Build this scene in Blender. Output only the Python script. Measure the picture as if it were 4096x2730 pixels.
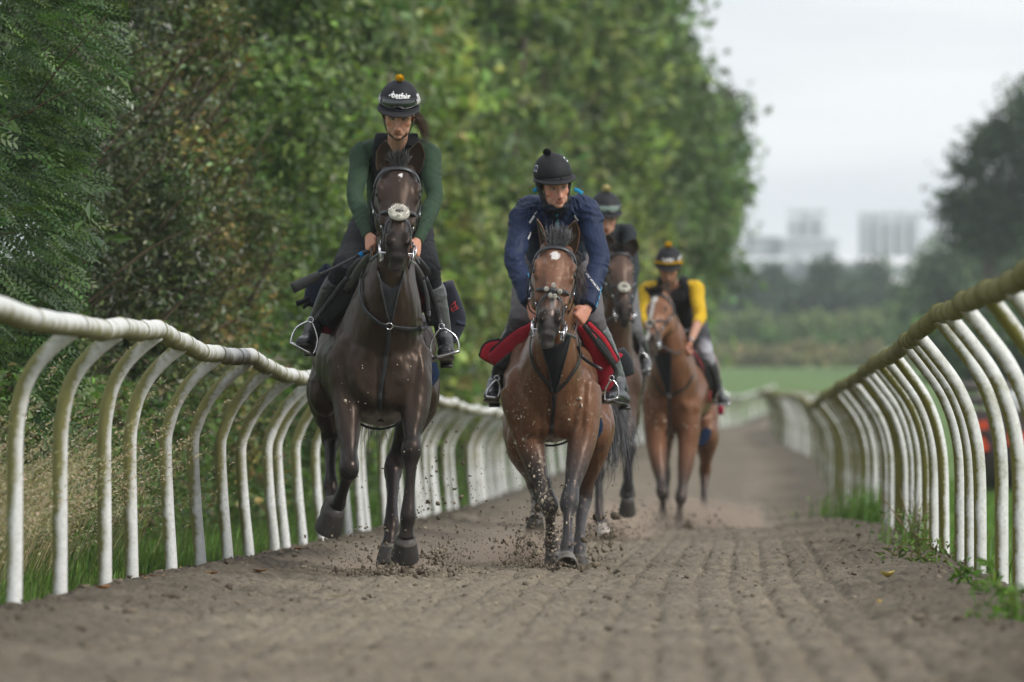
import bpy, bmesh, math, random
import numpy as np
from mathutils import Vector, Matrix
from mathutils.kdtree import KDTree
from mathutils.bvhtree import BVHTree

for o in list(bpy.data.objects): bpy.data.objects.remove(o)
random.seed(7); RNG = np.random.default_rng(7)
SC = bpy.context.scene
COL = SC.collection

# ------------------------------------------------------------------ camera, sky, sun, exposure
CAM_H = 0.65; F = 240.0/36.0*4096.0; HY = 1802.0
cam_d = bpy.data.cameras.new("camera"); cam = bpy.data.objects.new("camera", cam_d); COL.objects.link(cam)
cam.location = (0, 0, CAM_H); cam.rotation_euler = (math.radians(90), 0, 0)
cam_d.lens = 240; cam_d.sensor_width = 36; cam_d.shift_y = (HY-1365.0)/4096.0
cam_d.clip_start = 0.5; cam_d.clip_end = 20000
cam_d.dof.use_dof = True; cam_d.dof.focus_distance = 34.3; cam_d.dof.aperture_fstop = 4.0
SC.camera = cam

SUN_EL, SUN_AZ = math.radians(40), math.radians(120)     # azimuth clockwise from +Y (view direction); light from the right, a little behind the camera
world = bpy.data.worlds.new("World"); SC.world = world; world.use_nodes = True
wn = world.node_tree; wn.nodes.clear()
w_out = wn.nodes.new("ShaderNodeOutputWorld"); w_bg = wn.nodes.new("ShaderNodeBackground")
w_sky = wn.nodes.new("ShaderNodeTexSky"); w_sky.sky_type = 'NISHITA'; w_sky.sun_disc = False
w_sky.sun_elevation = SUN_EL; w_sky.sun_rotation = SUN_AZ; w_sky.dust_density = 3.0; w_sky.air_density = 1.3
# an overcast deck in front of the blue: pale cloud with soft low-contrast banks
w_tc = wn.nodes.new("ShaderNodeTexCoord"); w_map = wn.nodes.new("ShaderNodeMapping")
w_map.inputs['Scale'].default_value = (3.0, 3.0, 26.0)
w_noi = wn.nodes.new("ShaderNodeTexNoise"); w_noi.inputs['Scale'].default_value = 1.6; w_noi.inputs['Detail'].default_value = 4
w_rmp = wn.nodes.new("ShaderNodeValToRGB")
w_rmp.color_ramp.elements[0].position = 0.35; w_rmp.color_ramp.elements[0].color = (6.8, 7.1, 7.8, 1)
w_rmp.color_ramp.elements[1].position = 0.62; w_rmp.color_ramp.elements[1].color = (9.2, 9.4, 9.7, 1)
w_mix = wn.nodes.new("ShaderNodeMix"); w_mix.data_type = 'RGBA'; w_mix.inputs[0].default_value = 0.9
wn.links.new(w_tc.outputs['Generated'], w_map.inputs[0]); wn.links.new(w_map.outputs[0], w_noi.inputs['Vector'])
wn.links.new(w_noi.outputs['Fac'], w_rmp.inputs[0])
wn.links.new(w_sky.outputs[0], w_mix.inputs[6]); wn.links.new(w_rmp.outputs[0], w_mix.inputs[7])
wn.links.new(w_mix.outputs[2], w_bg.inputs[0]); w_bg.inputs[1].default_value = 0.062
wn.links.new(w_bg.outputs[0], w_out.inputs[0])

sun_d = bpy.data.lights.new("sun", 'SUN'); sun = bpy.data.objects.new("sun", sun_d); COL.objects.link(sun)
sun_d.energy = 1.5; sun_d.angle = math.radians(16); sun_d.color = (1.0, 0.955, 0.9)
_sd = Vector((math.sin(SUN_AZ)*math.cos(SUN_EL), math.cos(SUN_AZ)*math.cos(SUN_EL), math.sin(SUN_EL)))
sun.rotation_euler = _sd.to_track_quat('Z', 'Y').to_euler(); sun.location = (20, -20, 40)

SC.view_settings.view_transform = 'Standard'; SC.view_settings.look = 'None'
SC.view_settings.exposure = 0.95; SC.view_settings.gamma = 1.0; SC.view_settings.use_curve_mapping = False
SC.cycles.use_denoising = True
try: SC.cycles.denoiser = 'OPENIMAGEDENOISE'; SC.cycles.denoising_prefilter = 'FAST'
except Exception: pass
SC.cycles.max_bounces = 6; SC.cycles.diffuse_bounces = 3; SC.cycles.glossy_bounces = 2
SC.cycles.transmission_bounces = 3; SC.cycles.volume_bounces = 2; SC.cycles.transparent_max_bounces = 6
SC.cycles.caustics_reflective = False; SC.cycles.caustics_refractive = False

# ------------------------------------------------------------------ helpers
def P(x, y, Z):
    """pixel of the 4096-wide photograph plus a distance -> world point"""
    return np.array([(x-2048.0)*Z/F, Z, CAM_H-(y-HY)*Z/F])

def lerp(a, b, t): return a+(b-a)*t
def sstep(a, b, x):
    t = np.clip((x-a)/(b-a), 0, 1); return t*t*(3-2*t)
def unit(v):
    v = np.asarray(v, float); return v/max(1e-9, np.linalg.norm(v))

def unit_rows(a): return a/np.maximum(np.linalg.norm(a, axis=1, keepdims=True), 1e-9)
def rand_dirs(n, rng):
    d = rng.normal(size=(n, 3)); return d/np.linalg.norm(d, axis=1, keepdims=True)
def vnoise(x, y, seed=0):
    x = np.asarray(x, float); y = np.asarray(y, float)
    xi = np.floor(x).astype(np.int64); yi = np.floor(y).astype(np.int64)
    xf = x-xi; yf = y-yi
    def h(a, b):
        n = (a*374761393+b*668265263+seed*974634777) & 0xffffffff
        n = ((n ^ (n >> 13))*1274126177) & 0xffffffff
        return ((n ^ (n >> 16)) & 0xffff)/65535.0
    u = xf*xf*(3-2*xf); v = yf*yf*(3-2*yf)
    return lerp(lerp(h(xi, yi), h(xi+1, yi), u), lerp(h(xi, yi+1), h(xi+1, yi+1), u), v)
def fbm(x, y, o=4, seed=0):
    s = 0; a = .5; t = 0
    for k in range(o):
        s = s+a*vnoise(x*2**k, y*2**k, seed+k*17); t += a; a *= .5
    return s/t

def new_mesh(name, V, Fc, smooth=True, mat=None, cols=None, uvless=True):
    """V (n,3); Fc list of faces or array (m,k)"""
    me = bpy.data.meshes.new(name)
    V = np.asarray(V, np.float32)
    if isinstance(Fc, np.ndarray):
        m, k = Fc.shape
        me.vertices.add(len(V)); me.vertices.foreach_set("co", V.ravel())
        me.loops.add(m*k); me.loops.foreach_set("vertex_index", Fc.astype(np.int32).ravel())
        me.polygons.add(m); me.polygons.foreach_set("loop_start", np.arange(0, m*k, k, dtype=np.int32))
        me.polygons.foreach_set("loop_total", np.full(m, k, np.int32))
        me.update(calc_edges=True)
    else:
        me.from_pydata([tuple(map(float, v)) for v in V], [], [tuple(map(int, f)) for f in Fc]); me.update()
    me.polygons.foreach_set("use_smooth", np.full(len(me.polygons), smooth))
    if cols is not None:
        c = np.ones((len(V), 4), np.float32); c[:, :3] = cols
        at = me.color_attributes.new("col", 'FLOAT_COLOR', 'POINT'); at.data.foreach_set("color", c.ravel())
    if mat: me.materials.append(mat)
    return me

def link(name, me, parent=None, label=None, cat=None, group=None, kind=None, origin=None):
    o = bpy.data.objects.new(name, me); COL.objects.link(o)
    if origin is not None and me is not None:
        me.transform(Matrix.Translation(-Vector(origin))); o.location = origin
    if parent is not None:
        o.parent = parent
        o.matrix_parent_inverse = Matrix.Translation(-wloc(parent))
    tag(o, label, cat, group, kind)
    return o
def wloc(o):
    v = Vector(o.location)
    if o.parent: v = Vector(o.location)          # children are stored in world space too
    return v
def tag(o, label=None, cat=None, group=None, kind=None):
    for k, v in (("label", label), ("category", cat), ("group", group), ("kind", kind)):
        if v: o[k] = v
def empty(name, loc, label=None, cat=None, group=None):
    o = bpy.data.objects.new(name, None); COL.objects.link(o); o.location = tuple(loc); o.empty_display_size = .2
    tag(o, label, cat, group); return o

class MB:
    """collects shapes (numpy) into one mesh"""
    def __init__(s): s.V = []; s.F = []; s.C = []; s.n = 0
    def add(s, V, Fc, col=(.5, .5, .5)):
        V = np.asarray(V, float); s.V.append(V)
        s.F += [tuple(int(i)+s.n for i in f) for f in Fc]
        c = np.asarray(col, float)
        s.C.append(np.tile(c, (len(V), 1)) if c.ndim == 1 else c)
        s.n += len(V); return s
    def arrays(s): return np.concatenate(s.V), s.F, np.concatenate(s.C)
    def build(s, name, mat, parent=None, smooth=True, **kw):
        V, Fc, C = s.arrays()
        return link(name, new_mesh(name, V, Fc, smooth, mat, C), parent, **kw)

def catmull(pts, sub):
    pts = np.asarray(pts, float); n = len(pts)
    if sub <= 1 or n < 3: return pts
    ext = np.vstack([2*pts[0]-pts[1], pts, 2*pts[-1]-pts[-2]]); out = []
    for i in range(n-1):
        p0, p1, p2, p3 = ext[i:i+4]
        for k in range(sub):
            t = k/sub
            out.append(.5*((2*p1)+(p2-p0)*t+(2*p0-5*p1+4*p2-p3)*t*t+(3*p1-p0-3*p2+p3)*t**3))
    out.append(pts[-1]); return np.array(out)

def loft(pts, ra, rb=None, hint=(1, 0, 0), m=14, sub=3, power=2.0, cap=True, col=(.5, .5, .5), closed=False, axis=None):
    """tube with elliptical sections: ra along hint, rb across. returns V,F,C"""
    pts = np.asarray(pts, float); n = len(pts)
    ra = np.full(n, ra, float) if np.isscalar(ra) else np.asarray(ra, float)
    rb = ra if rb is None else (np.full(n, rb, float) if np.isscalar(rb) else np.asarray(rb, float))
    col = np.asarray(col, float)
    if col.ndim == 1: col = np.tile(col, (n, 1))
    Q = catmull(np.hstack([pts, ra[:, None], rb[:, None], col]), sub)
    p = Q[:, :3]; a = np.maximum(Q[:, 3], 1e-4); b = np.maximum(Q[:, 4], 1e-4); c = np.clip(Q[:, 5:8], 0, 1); N = len(p)
    T = np.gradient(p, axis=0); T /= np.maximum(np.linalg.norm(T, axis=1, keepdims=True), 1e-9)
    if axis is not None: T = np.tile(unit(axis), (N, 1))
    H = np.asarray(hint, float)
    if H.ndim == 1: H = np.tile(H, (N, 1))
    else: H = catmull(H, sub)
    A = H-(H*T).sum(1, keepdims=True)*T; A /= np.maximum(np.linalg.norm(A, axis=1, keepdims=True), 1e-9)
    B = np.cross(T, A)
    th = np.linspace(0, 2*np.pi, m, endpoint=False)
    cs = np.sign(np.cos(th))*np.abs(np.cos(th))**(2/power); sn = np.sign(np.sin(th))*np.abs(np.sin(th))**(2/power)
    V = p[:, None, :]+a[:, None, None]*cs[None, :, None]*A[:, None, :]+b[:, None, None]*sn[None, :, None]*B[:, None, :]
    V = V.reshape(-1, 3); C = np.repeat(c, m, axis=0); Fc = []
    for i in range(N-1):
        for j in range(m):
            j2 = (j+1) % m
            Fc.append((i*m+j, i*m+j2, (i+1)*m+j2, (i+1)*m+j))
    if closed:
        for j in range(m):
            j2 = (j+1) % m; Fc.append(((N-1)*m+j, (N-1)*m+j2, j2, j))
    elif cap:
        Fc.append(tuple(range(m-1, -1, -1))); Fc.append(tuple(range((N-1)*m, N*m)))
    return V, Fc, C

def ellipsoid(c, r, R=None, m=14, n=9, col=(.5, .5, .5)):
    th = np.linspace(0, 2*np.pi, m, endpoint=False); ph = np.linspace(0, np.pi, n)[1:-1]
    V = [[0, 0, 1]]+[[math.sin(q)*math.cos(t), math.sin(q)*math.sin(t), math.cos(q)] for q in ph for t in th]+[[0, 0, -1]]
    V = np.array(V)*np.asarray(r, float)
    if R is not None: V = V@np.asarray(R, float)
    V = V+np.asarray(c, float); Fc = []; k = len(ph)
    for j in range(m): Fc.append((0, 1+j, 1+(j+1) % m))
    for i in range(k-1):
        for j in range(m):
            j2 = (j+1) % m; Fc.append((1+i*m+j, 1+(i+1)*m+j, 1+(i+1)*m+j2, 1+i*m+j2))
    e = len(V)-1
    for j in range(m): Fc.append((e, 1+(k-1)*m+(j+1) % m, 1+(k-1)*m+j))
    return V, Fc, np.tile(np.asarray(col, float), (len(V), 1))

def box(c, h, R=None, col=(.5, .5, .5)):
    s = np.array([[-1,-1,-1],[1,-1,-1],[1,1,-1],[-1,1,-1],[-1,-1,1],[1,-1,1],[1,1,1],[-1,1,1]], float)*np.asarray(h, float)
    if R is not None: s = s@np.asarray(R, float)
    return s+np.asarray(c, float), [(0,3,2,1),(4,5,6,7),(0,1,5,4),(1,2,6,5),(2,3,7,6),(3,0,4,7)], np.tile(np.asarray(col, float), (8, 1))

def ribbon(pts, nrm, w, th=.004, sub=4, col=(.5, .5, .5)):
    """flat strap: pts path, nrm outward normals, w half width"""
    pts = np.asarray(pts, float); nrm = np.asarray(nrm, float)
    if nrm.ndim == 1: nrm = np.tile(nrm, (len(pts), 1))
    return loft(pts, th, w, hint=nrm, m=8, sub=sub, power=4, col=col)

def torus(c, R1, r, ax1, ax2, n=20, m=6, col=(.5, .5, .5), sq=1.0):
    a1 = unit(ax1); a2 = unit(ax2); c = np.asarray(c, float)
    pts = [c+R1*(math.cos(t)*a1+sq*math.sin(t)*a2) for t in np.linspace(0, 2*np.pi, n, endpoint=False)]
    H = np.cross(a1, a2)
    pts = np.array(pts); V = []; C = []
    for i in range(n):
        T = unit(pts[(i+1) % n]-pts[i-1]); B = np.cross(T, H)
        for k in range(m):
            q = 2*np.pi*k/m; V.append(pts[i]+r*(math.cos(q)*H+math.sin(q)*B))
    Fc = [(i*m+k, i*m+(k+1) % m, ((i+1) % n)*m+(k+1) % m, ((i+1) % n)*m+k) for i in range(n) for k in range(m)]
    return np.array(V), Fc, np.tile(np.asarray(col, float), (n*m, 1))

def remesh(mb, voxel, smooth_it=4, smooth_f=.5, sharpen=None):
    """union of all shapes of mb by voxel remesh; colours carried over from the nearest source vertices. returns V, F(array quads), C"""
    V, Fc, C = mb.arrays()
    me = new_mesh("tmp", V, Fc); ob = bpy.data.objects.new("tmp", me); COL.objects.link(ob)
    md = ob.modifiers.new("r", 'REMESH'); md.mode = 'VOXEL'; md.voxel_size = voxel; md.adaptivity = 0
    if smooth_it:
        sm = ob.modifiers.new("s", 'SMOOTH'); sm.factor = smooth_f; sm.iterations = smooth_it
    dg = bpy.context.evaluated_depsgraph_get(); ev = ob.evaluated_get(dg); m2 = ev.to_mesh()
    n = len(m2.vertices); v = np.empty(n*3, np.float32); m2.vertices.foreach_get("co", v); v = v.reshape(-1, 3).astype(float)
    nl = len(m2.loops); li = np.empty(nl, np.int32); m2.loops.foreach_get("vertex_index", li)
    lt = np.empty(len(m2.polygons), np.int32); m2.polygons.foreach_get("loop_total", lt)
    nr = np.empty(n*3, np.float32); m2.vertex_normals.foreach_get("vector", nr); nr = nr.reshape(-1, 3).astype(float)
    ev.to_mesh_clear(); bpy.data.objects.remove(ob); bpy.data.meshes.remove(me)
    if np.all(lt == 4): f = li.reshape(-1, 4)
    else:
        f = []; k = 0
        for t in lt: f.append(tuple(li[k:k+t])); k += t
    kd = KDTree(len(V))
    for i, p in enumerate(V): kd.insert(p, i)
    kd.balance(); c = np.empty((n, 3))
    for i in range(n):
        r = kd.find_n(v[i], 5); w = np.array([1/(d+.004) for _, _, d in r]); c[i] = (C[[q for _, q, _ in r]]*w[:, None]).sum(0)/w.sum()
    return v, f, c, nr

def join(parts):
    """[(V,F,C)...] -> one"""
    V = []; Fs = []; C = []; n = 0
    for v, f, c in parts:
        V.append(np.asarray(v)); C.append(np.asarray(c)); Fs += [tuple(int(i)+n for i in q) for q in f]; n += len(v)
    return np.concatenate(V), Fs, np.concatenate(C)

def strands(roots, tips, bend, w, col, rng, seg=4, jit=.25):
    """tapered hair: arrays of roots/tips (n,3); bend (n,3) mid offset. returns V,F,C (3 sided)"""
    n = len(roots); V = []; Fc = []; C = []
    t = np.linspace(0, 1, seg+1)
    for i in range(n):
        p = roots[i][None]*(1-t)[:, None]+tips[i][None]*t[:, None]+bend[i][None]*(4*t*(1-t))[:, None]*.5
        d = unit(tips[i]-roots[i]); a = unit(np.cross(d, rng.normal(size=3))); b = np.cross(d, a)
        k0 = len(V)
        cc = np.clip(np.asarray(col)*(1+jit*rng.normal()), 0, 1)
        for s in range(seg+1):
            ww = w*(1-.85*t[s])
            for q in (0, 2.1, 4.2): V.append(p[s]+ww*(math.cos(q)*a+math.sin(q)*b)); C.append(cc)
        for s in range(seg):
            for q in range(3):
                q2 = (q+1) % 3; Fc.append((k0+s*3+q, k0+s*3+q2, k0+s*3+3+q2, k0+s*3+3+q))
    return np.array(V), Fc, np.array(C)

# ------------------------------------------------------------------ materials
def nodemat(name):
    m = bpy.data.materials.new(name); m.use_nodes = True; nt = m.node_tree; nt.nodes.clear()
    out = nt.nodes.new("ShaderNodeOutputMaterial"); return m, nt, out
def nd(nt, t, **kw):
    n = nt.nodes.new(t)
    for k, v in kw.items():
        if k in n.inputs.keys() if isinstance(k, str) else False: n.inputs[k].default_value = v
        else: setattr(n, k, v)
    return n
def mixc(nt, fac, a, b, mode='MIX'):
    m = nt.nodes.new("ShaderNodeMix"); m.data_type = 'RGBA'; m.blend_type = mode
    for s, v in ((0, fac), (6, a), (7, b)):
        if hasattr(v, 'links') or hasattr(v, 'is_linked'): nt.links.new(v, m.inputs[s])
        else: m.inputs[s].default_value = v if s == 0 else (*v, 1) if len(v) == 3 else v
    return m.outputs[2]
def noise(nt, scale, detail=3, rough=.5, coord='Object', stretch=None):
    tc = nt.nodes.new("ShaderNodeTexCoord"); src = tc.outputs[coord]
    if stretch:
        mp = nt.nodes.new("ShaderNodeMapping"); mp.inputs['Scale'].default_value = stretch
        nt.links.new(src, mp.inputs[0]); src = mp.outputs[0]
    n = nt.nodes.new("ShaderNodeTexNoise"); n.inputs['Scale'].default_value = scale; n.inputs['Detail'].default_value = detail
    n.inputs['Roughness'].default_value = rough; nt.links.new(src, n.inputs['Vector']); return n.outputs['Fac']
def ramp(nt, src, *stops):
    r = nt.nodes.new("ShaderNodeValToRGB"); e = r.color_ramp.elements
    while len(e) < len(stops): e.new(.5)
    for q, (p, c) in zip(e, stops):
        q.position = p; q.color = (*c, 1) if len(c) == 3 else c
    nt.links.new(src, r.inputs[0]); return r.outputs[0]
def attrcol(nt, name="col"):
    a = nt.nodes.new("ShaderNodeVertexColor"); a.layer_name = name; return a.outputs[0]
def bsdf(nt, out, base, rough=.6, spec=.4, metal=0, bump=None, bstr=.3, bdist=.01, sheen=0, coat=0):
    b = nt.nodes.new("ShaderNodeBsdfPrincipled")
    if hasattr(base, 'is_linked'): nt.links.new(base, b.inputs['Base Color'])
    else: b.inputs['Base Color'].default_value = (*base, 1)
    if hasattr(rough, 'is_linked'): nt.links.new(rough, b.inputs['Roughness'])
    else: b.inputs['Roughness'].default_value = rough
    b.inputs['Specular IOR Level'].default_value = spec; b.inputs['Metallic'].default_value = metal
    b.inputs['Sheen Weight'].default_value = sheen; b.inputs['Coat Weight'].default_value = coat
    if bump is not None:
        bp = nt.nodes.new("ShaderNodeBump"); bp.inputs['Strength'].default_value = bstr; bp.inputs['Distance'].default_value = bdist
        nt.links.new(bump, bp.inputs['Height']); nt.links.new(bp.outputs[0], b.inputs['Normal'])
    nt.links.new(b.outputs[0], out.inputs[0]); return b
GREY = lambda v: (v, v, v)
def mat_attr(name, rough=.6, spec=.4, nscale=40, lo=.75, hi=1.2, bscale=None, bstr=.3, bdist=.004, sheen=0, metal=0, stretch=None, coat=0):
    """base colour = the mesh's own colour attribute broken up by noise"""
    m, nt, out = nodemat(name)
    f = ramp(nt, noise(nt, nscale, 4, .6, stretch=stretch), (.3, GREY(lo)), (.7, GREY(hi)))
    c = mixc(nt, 1.0, attrcol(nt), f, 'MULTIPLY')
    b = noise(nt, bscale or nscale*2, 4, .6, stretch=stretch)
    bsdf(nt, out, c, rough, spec, metal, b, bstr, bdist, sheen, coat); return m
# ------------------------------------------------------------------ ground profile, track edges
GZ = np.array([(-60,0),(0,0),(85,0),(100,.05),(130,.42),(198,1.15),(250,1.53),(300,2.9),(500,6.9),(600,8.0),(1600,13),(6000,20)], float)
def gz(Z): return np.interp(Z, GZ[:, 0], GZ[:, 1])
LF = np.array([(10,-2.3),(26.5,-1.94),(35,-1.70),(42.5,-1.35),(64,-.74),(97,-.08),(150,2.3),(200,5.1),(250,8.2),(275,10.5),(300,14)], float)
RF = np.array([(10,1.75),(29.5,2.19),(34.6,2.33),(77,3.78),(130,5.8),(160,6.4),(198,7.45),(240,10.6),(275,14.5),(300,18)], float)
def smooth_interp(T, Z):
    Z = np.asarray(Z, float); d = 5.0
    return sum(np.interp(Z+k*d, T[:, 0], T[:, 1]) for k in (-1, -.5, 0, .5, 1))/5
def XL(Z): return smooth_interp(LF, Z)
def XR(Z): return smooth_interp(RF, Z)

def mat_ground():
    m, nt, out = nodemat("meadow_grass")
    n1 = noise(nt, .35, 5, .6); n2 = noise(nt, 9, 4, .7)
    c = ramp(nt, n1, (.3, (.085, .15, .04)), (.7, (.13, .205, .06)))
    c = mixc(nt, 1.0, c, ramp(nt, n2, (.3, GREY(.7)), (.7, GREY(1.15))), 'MULTIPLY')
    bsdf(nt, out, c, .9, .15, bump=n2, bstr=.5, bdist=.05); return m
def mat_dirt():
    m, nt, out = nodemat("track_sand")
    n1 = noise(nt, .9, 5, .6); n2 = noise(nt, 22, 6, .75); n3 = noise(nt, 90, 3, .6)
    c = ramp(nt, n1, (.3, (.172, .147, .110)), (.7, (.238, .207, .157)))
    c = mixc(nt, 1.0, c, ramp(nt, n2, (.3, GREY(.5)), (.6, GREY(1.12))), 'MULTIPLY')
    c = mixc(nt, 1.0, c, attrcol(nt), 'MULTIPLY')
    c = mixc(nt, 1.0, c, ramp(nt, n3, (.3, GREY(.8)), (.6, GREY(1.1))), 'MULTIPLY')
    bsdf(nt, out, c, .95, .12, bump=n3, bstr=.6, bdist=.012); return m

def build_ground():
    zs = np.unique(np.concatenate([np.linspace(-40, 120, 81), np.linspace(120, 700, 100), np.linspace(700, 2000, 27)]))
    xs = np.unique(np.concatenate([np.linspace(-1080, -60, 18), np.linspace(-60, 60, 81), np.linspace(60, 1080, 18)]))
    ZZ, XX = np.meshgrid(zs, xs, indexing='ij')
    H = gz(ZZ)+.05*(fbm(XX*.35, ZZ*.35, 3, 5)-.5)
    H = H-.03-.10*sstep(-.1, .5, np.minimum(XX-XL(ZZ), XR(ZZ)-XX))*(ZZ < 290)       # sinks under the track sheet
    V = np.stack([XX, ZZ, H], -1).reshape(-1, 3); nx = len(xs); nz = len(zs)
    i = np.arange(nz-1)[:, None]*nx+np.arange(nx-1)[None]; i = i.ravel()
    link("ground", new_mesh("ground", V, np.stack([i, i+1, i+nx+1, i+nx], -1), True, mat_ground()), kind="structure",
         label="green meadow grass running from the verges to the far field")

def track_h(X, Z, fine=True):
    """height of the harrowed track above gz"""
    u = (X-XL(Z)); v = (XR(Z)-X); wdt = u+v
    e = np.minimum(u, v)
    h = .02+.014*(fbm(X*1.1, Z*.45, 3, 11)-.5)
    h = h+.055*np.exp(-((u-.35)/.28)**2)+.05*np.exp(-((v-.45)/.35)**2)
    h = h-.16*sstep(.0, -.34, e)
    if fine:
        a = fbm(X*9, Z*7, 3, 3); b = vnoise(X*21, Z*17, 23); c = vnoise(X*38, Z*30, 31)
        edge = 1-.55*sstep(.5, 1.1, e)
        h = h+(.013*(a-.5)+.036*np.maximum(0, b-.62)+.014*np.maximum(0, c-.6))*(1+.9*edge)
        gr = np.cos((X-XL(Z)*.5-XR(Z)*.5+.035*(fbm(X*.4, Z*.12, 2, 8)-.5)+.03*(vnoise(X*6, Z*3, 9)-.5))*2*np.pi/.155)
        am = .024*sstep(.38, .62, fbm(X*.5+3, Z*.12, 2, 77)+.12*sstep(-.5, 1.2, X-.5*(XL(Z)+XR(Z))))*(.55+.9*fbm(X*.9+Z*.11, Z*.5, 2, 19))+.003
        h = h-am*np.maximum(0, gr)**4*np.clip(-.25+2.3*fbm(X*5+Z*.9, Z*5-X*3, 3, 29), .1, 1.4)*sstep(.4, .9, e)
        cx_, cz_ = np.floor(X/.42), np.floor(Z/.75); hsh = lambda k: vnoise(cx_*1.0+.0, cz_*1.0+.0, k)
        dx_ = X-(cx_+.25+.5*hsh(101))*.42; dz_ = Z-(cz_+.25+.5*hsh(102))*.75; on = (hsh(103) > .72)*sstep(.25, .6, e)
        d_ = np.sqrt((dx_/.055)**2+(dz_/.075)**2); h = h+on*(-.026*np.exp(-d_**3)+.016*np.exp(-((d_-1.45)/.35)**2)*(.4+.6*(dz_ < 0)))
        pit = fbm(X*2.3, Z*1.3, 2, 41); h = h-.016*np.maximum(0, pit-.66)/.2
    return h
def build_track():
    zs = [14.0]
    while zs[-1] < 290: zs.append(zs[-1]+max(.045, (zs[-1]-48)*.03 if zs[-1] > 48 else .045))
    zs = np.array(zs); nz = len(zs); nx = 270
    uu = np.linspace(-.42, 1.0, nx)
    tt = np.linspace(0, 1, nx)
    L = XL(zs)-.40; R = XR(zs)+.40
    XX = L[:, None]+(R-L)[:, None]*tt[None]; ZZ = np.repeat(zs[:, None], nx, 1)
    hf = track_h(XX, ZZ, True); hl = track_h(XX, ZZ, False); k = sstep(120, 60, ZZ)
    H = gz(ZZ)+hl+(hf-hl)*k
    V = np.stack([XX, ZZ, H], -1).reshape(-1, 3)
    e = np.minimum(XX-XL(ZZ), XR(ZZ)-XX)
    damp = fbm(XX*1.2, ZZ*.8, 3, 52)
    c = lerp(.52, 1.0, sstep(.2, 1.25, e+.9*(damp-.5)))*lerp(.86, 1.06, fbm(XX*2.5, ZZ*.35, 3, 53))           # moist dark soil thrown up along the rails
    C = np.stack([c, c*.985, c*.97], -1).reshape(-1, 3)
    i = (np.arange(nz-1)[:, None]*nx+np.arange(nx-1)[None]).ravel()
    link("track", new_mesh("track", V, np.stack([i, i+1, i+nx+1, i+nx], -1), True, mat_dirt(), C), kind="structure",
         label="harrowed brown sand gallop between the two white rails")
build_ground(); build_track()
def surf(X, Z): return float(gz(Z)+track_h(np.array(X), np.array(Z)))

# ------------------------------------------------------------------ running rails
def mat_rail(name, moss):
    m, nt, out = nodemat(name)
    tc = nt.nodes.new("ShaderNodeTexCoord"); sx = nt.nodes.new("ShaderNodeSeparateXYZ")
    n1 = noise(nt, 5, 4, .65, coord='Object', stretch=(1, 1, .8)); n2 = noise(nt, 45, 4, .7)
    info = nt.nodes.new("ShaderNodeObjectInfo")
    base = ramp(nt, n2, (.25, (.46, .465, .44)), (.6, (.70, .71, .69)))
    # green algae sits on the shaded side: carried as the colour attribute (0..1 in red), broken by noise
    at = nt.nodes.new("ShaderNodeSeparateColor"); nt.links.new(attrcol(nt), at.inputs[0])
    ma = nt.nodes.new("ShaderNodeMath"); ma.operation = 'MULTIPLY_ADD'; nt.links.new(n1, ma.inputs[0]); ma.inputs[1].default_value = 1.7
    nt.links.new(at.outputs[0], ma.inputs[2])
    mb_ = nt.nodes.new("ShaderNodeMath"); mb_.operation = 'MULTIPLY_ADD'; nt.links.new(n2, mb_.inputs[0]); mb_.inputs[1].default_value = .9
    nt.links.new(ma.outputs[0], mb_.inputs[2])
    mc_ = nt.nodes.new("ShaderNodeMath"); mc_.operation = 'MULTIPLY_ADD'; nt.links.new(info.outputs['Random'], mc_.inputs[0]); mc_.inputs[1].default_value = .22
    nt.links.new(mb_.outputs[0], mc_.inputs[2])
    f = ramp(nt, mc_.outputs[0], (1.45/2.4, GREY(0)), (2.0/2.4, GREY(1)))
    nt.nodes[-1].inputs[0].default_value = 0
    sc = nt.nodes.new("ShaderNodeMath"); sc.operation = 'DIVIDE'; nt.links.new(mc_.outputs[0], sc.inputs[0]); sc.inputs[1].default_value = 2.4
    rr = [n for n in nt.nodes if n.bl_idname == "ShaderNodeValToRGB"][-1]; nt.links.new(sc.outputs[0], rr.inputs[0])
    alg = ramp(nt, n1, (.3, moss), (.7, tuple(c*1.5 for c in moss)))
    c = mixc(nt, f, base, alg)
    rgh = ramp(nt, sc.outputs[0], (.6, GREY(.42)), (.83, GREY(.85)))
    bsdf(nt, out, c, rgh, .3, bump=n2, bstr=.15, bdist=.003); return m
M_RAIL_L = mat_rail("weathered_white_plastic", (.13, .125, .045)); M_RAIL_R = mat_rail("algae_stained_plastic", (.105, .10, .022))

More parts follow.
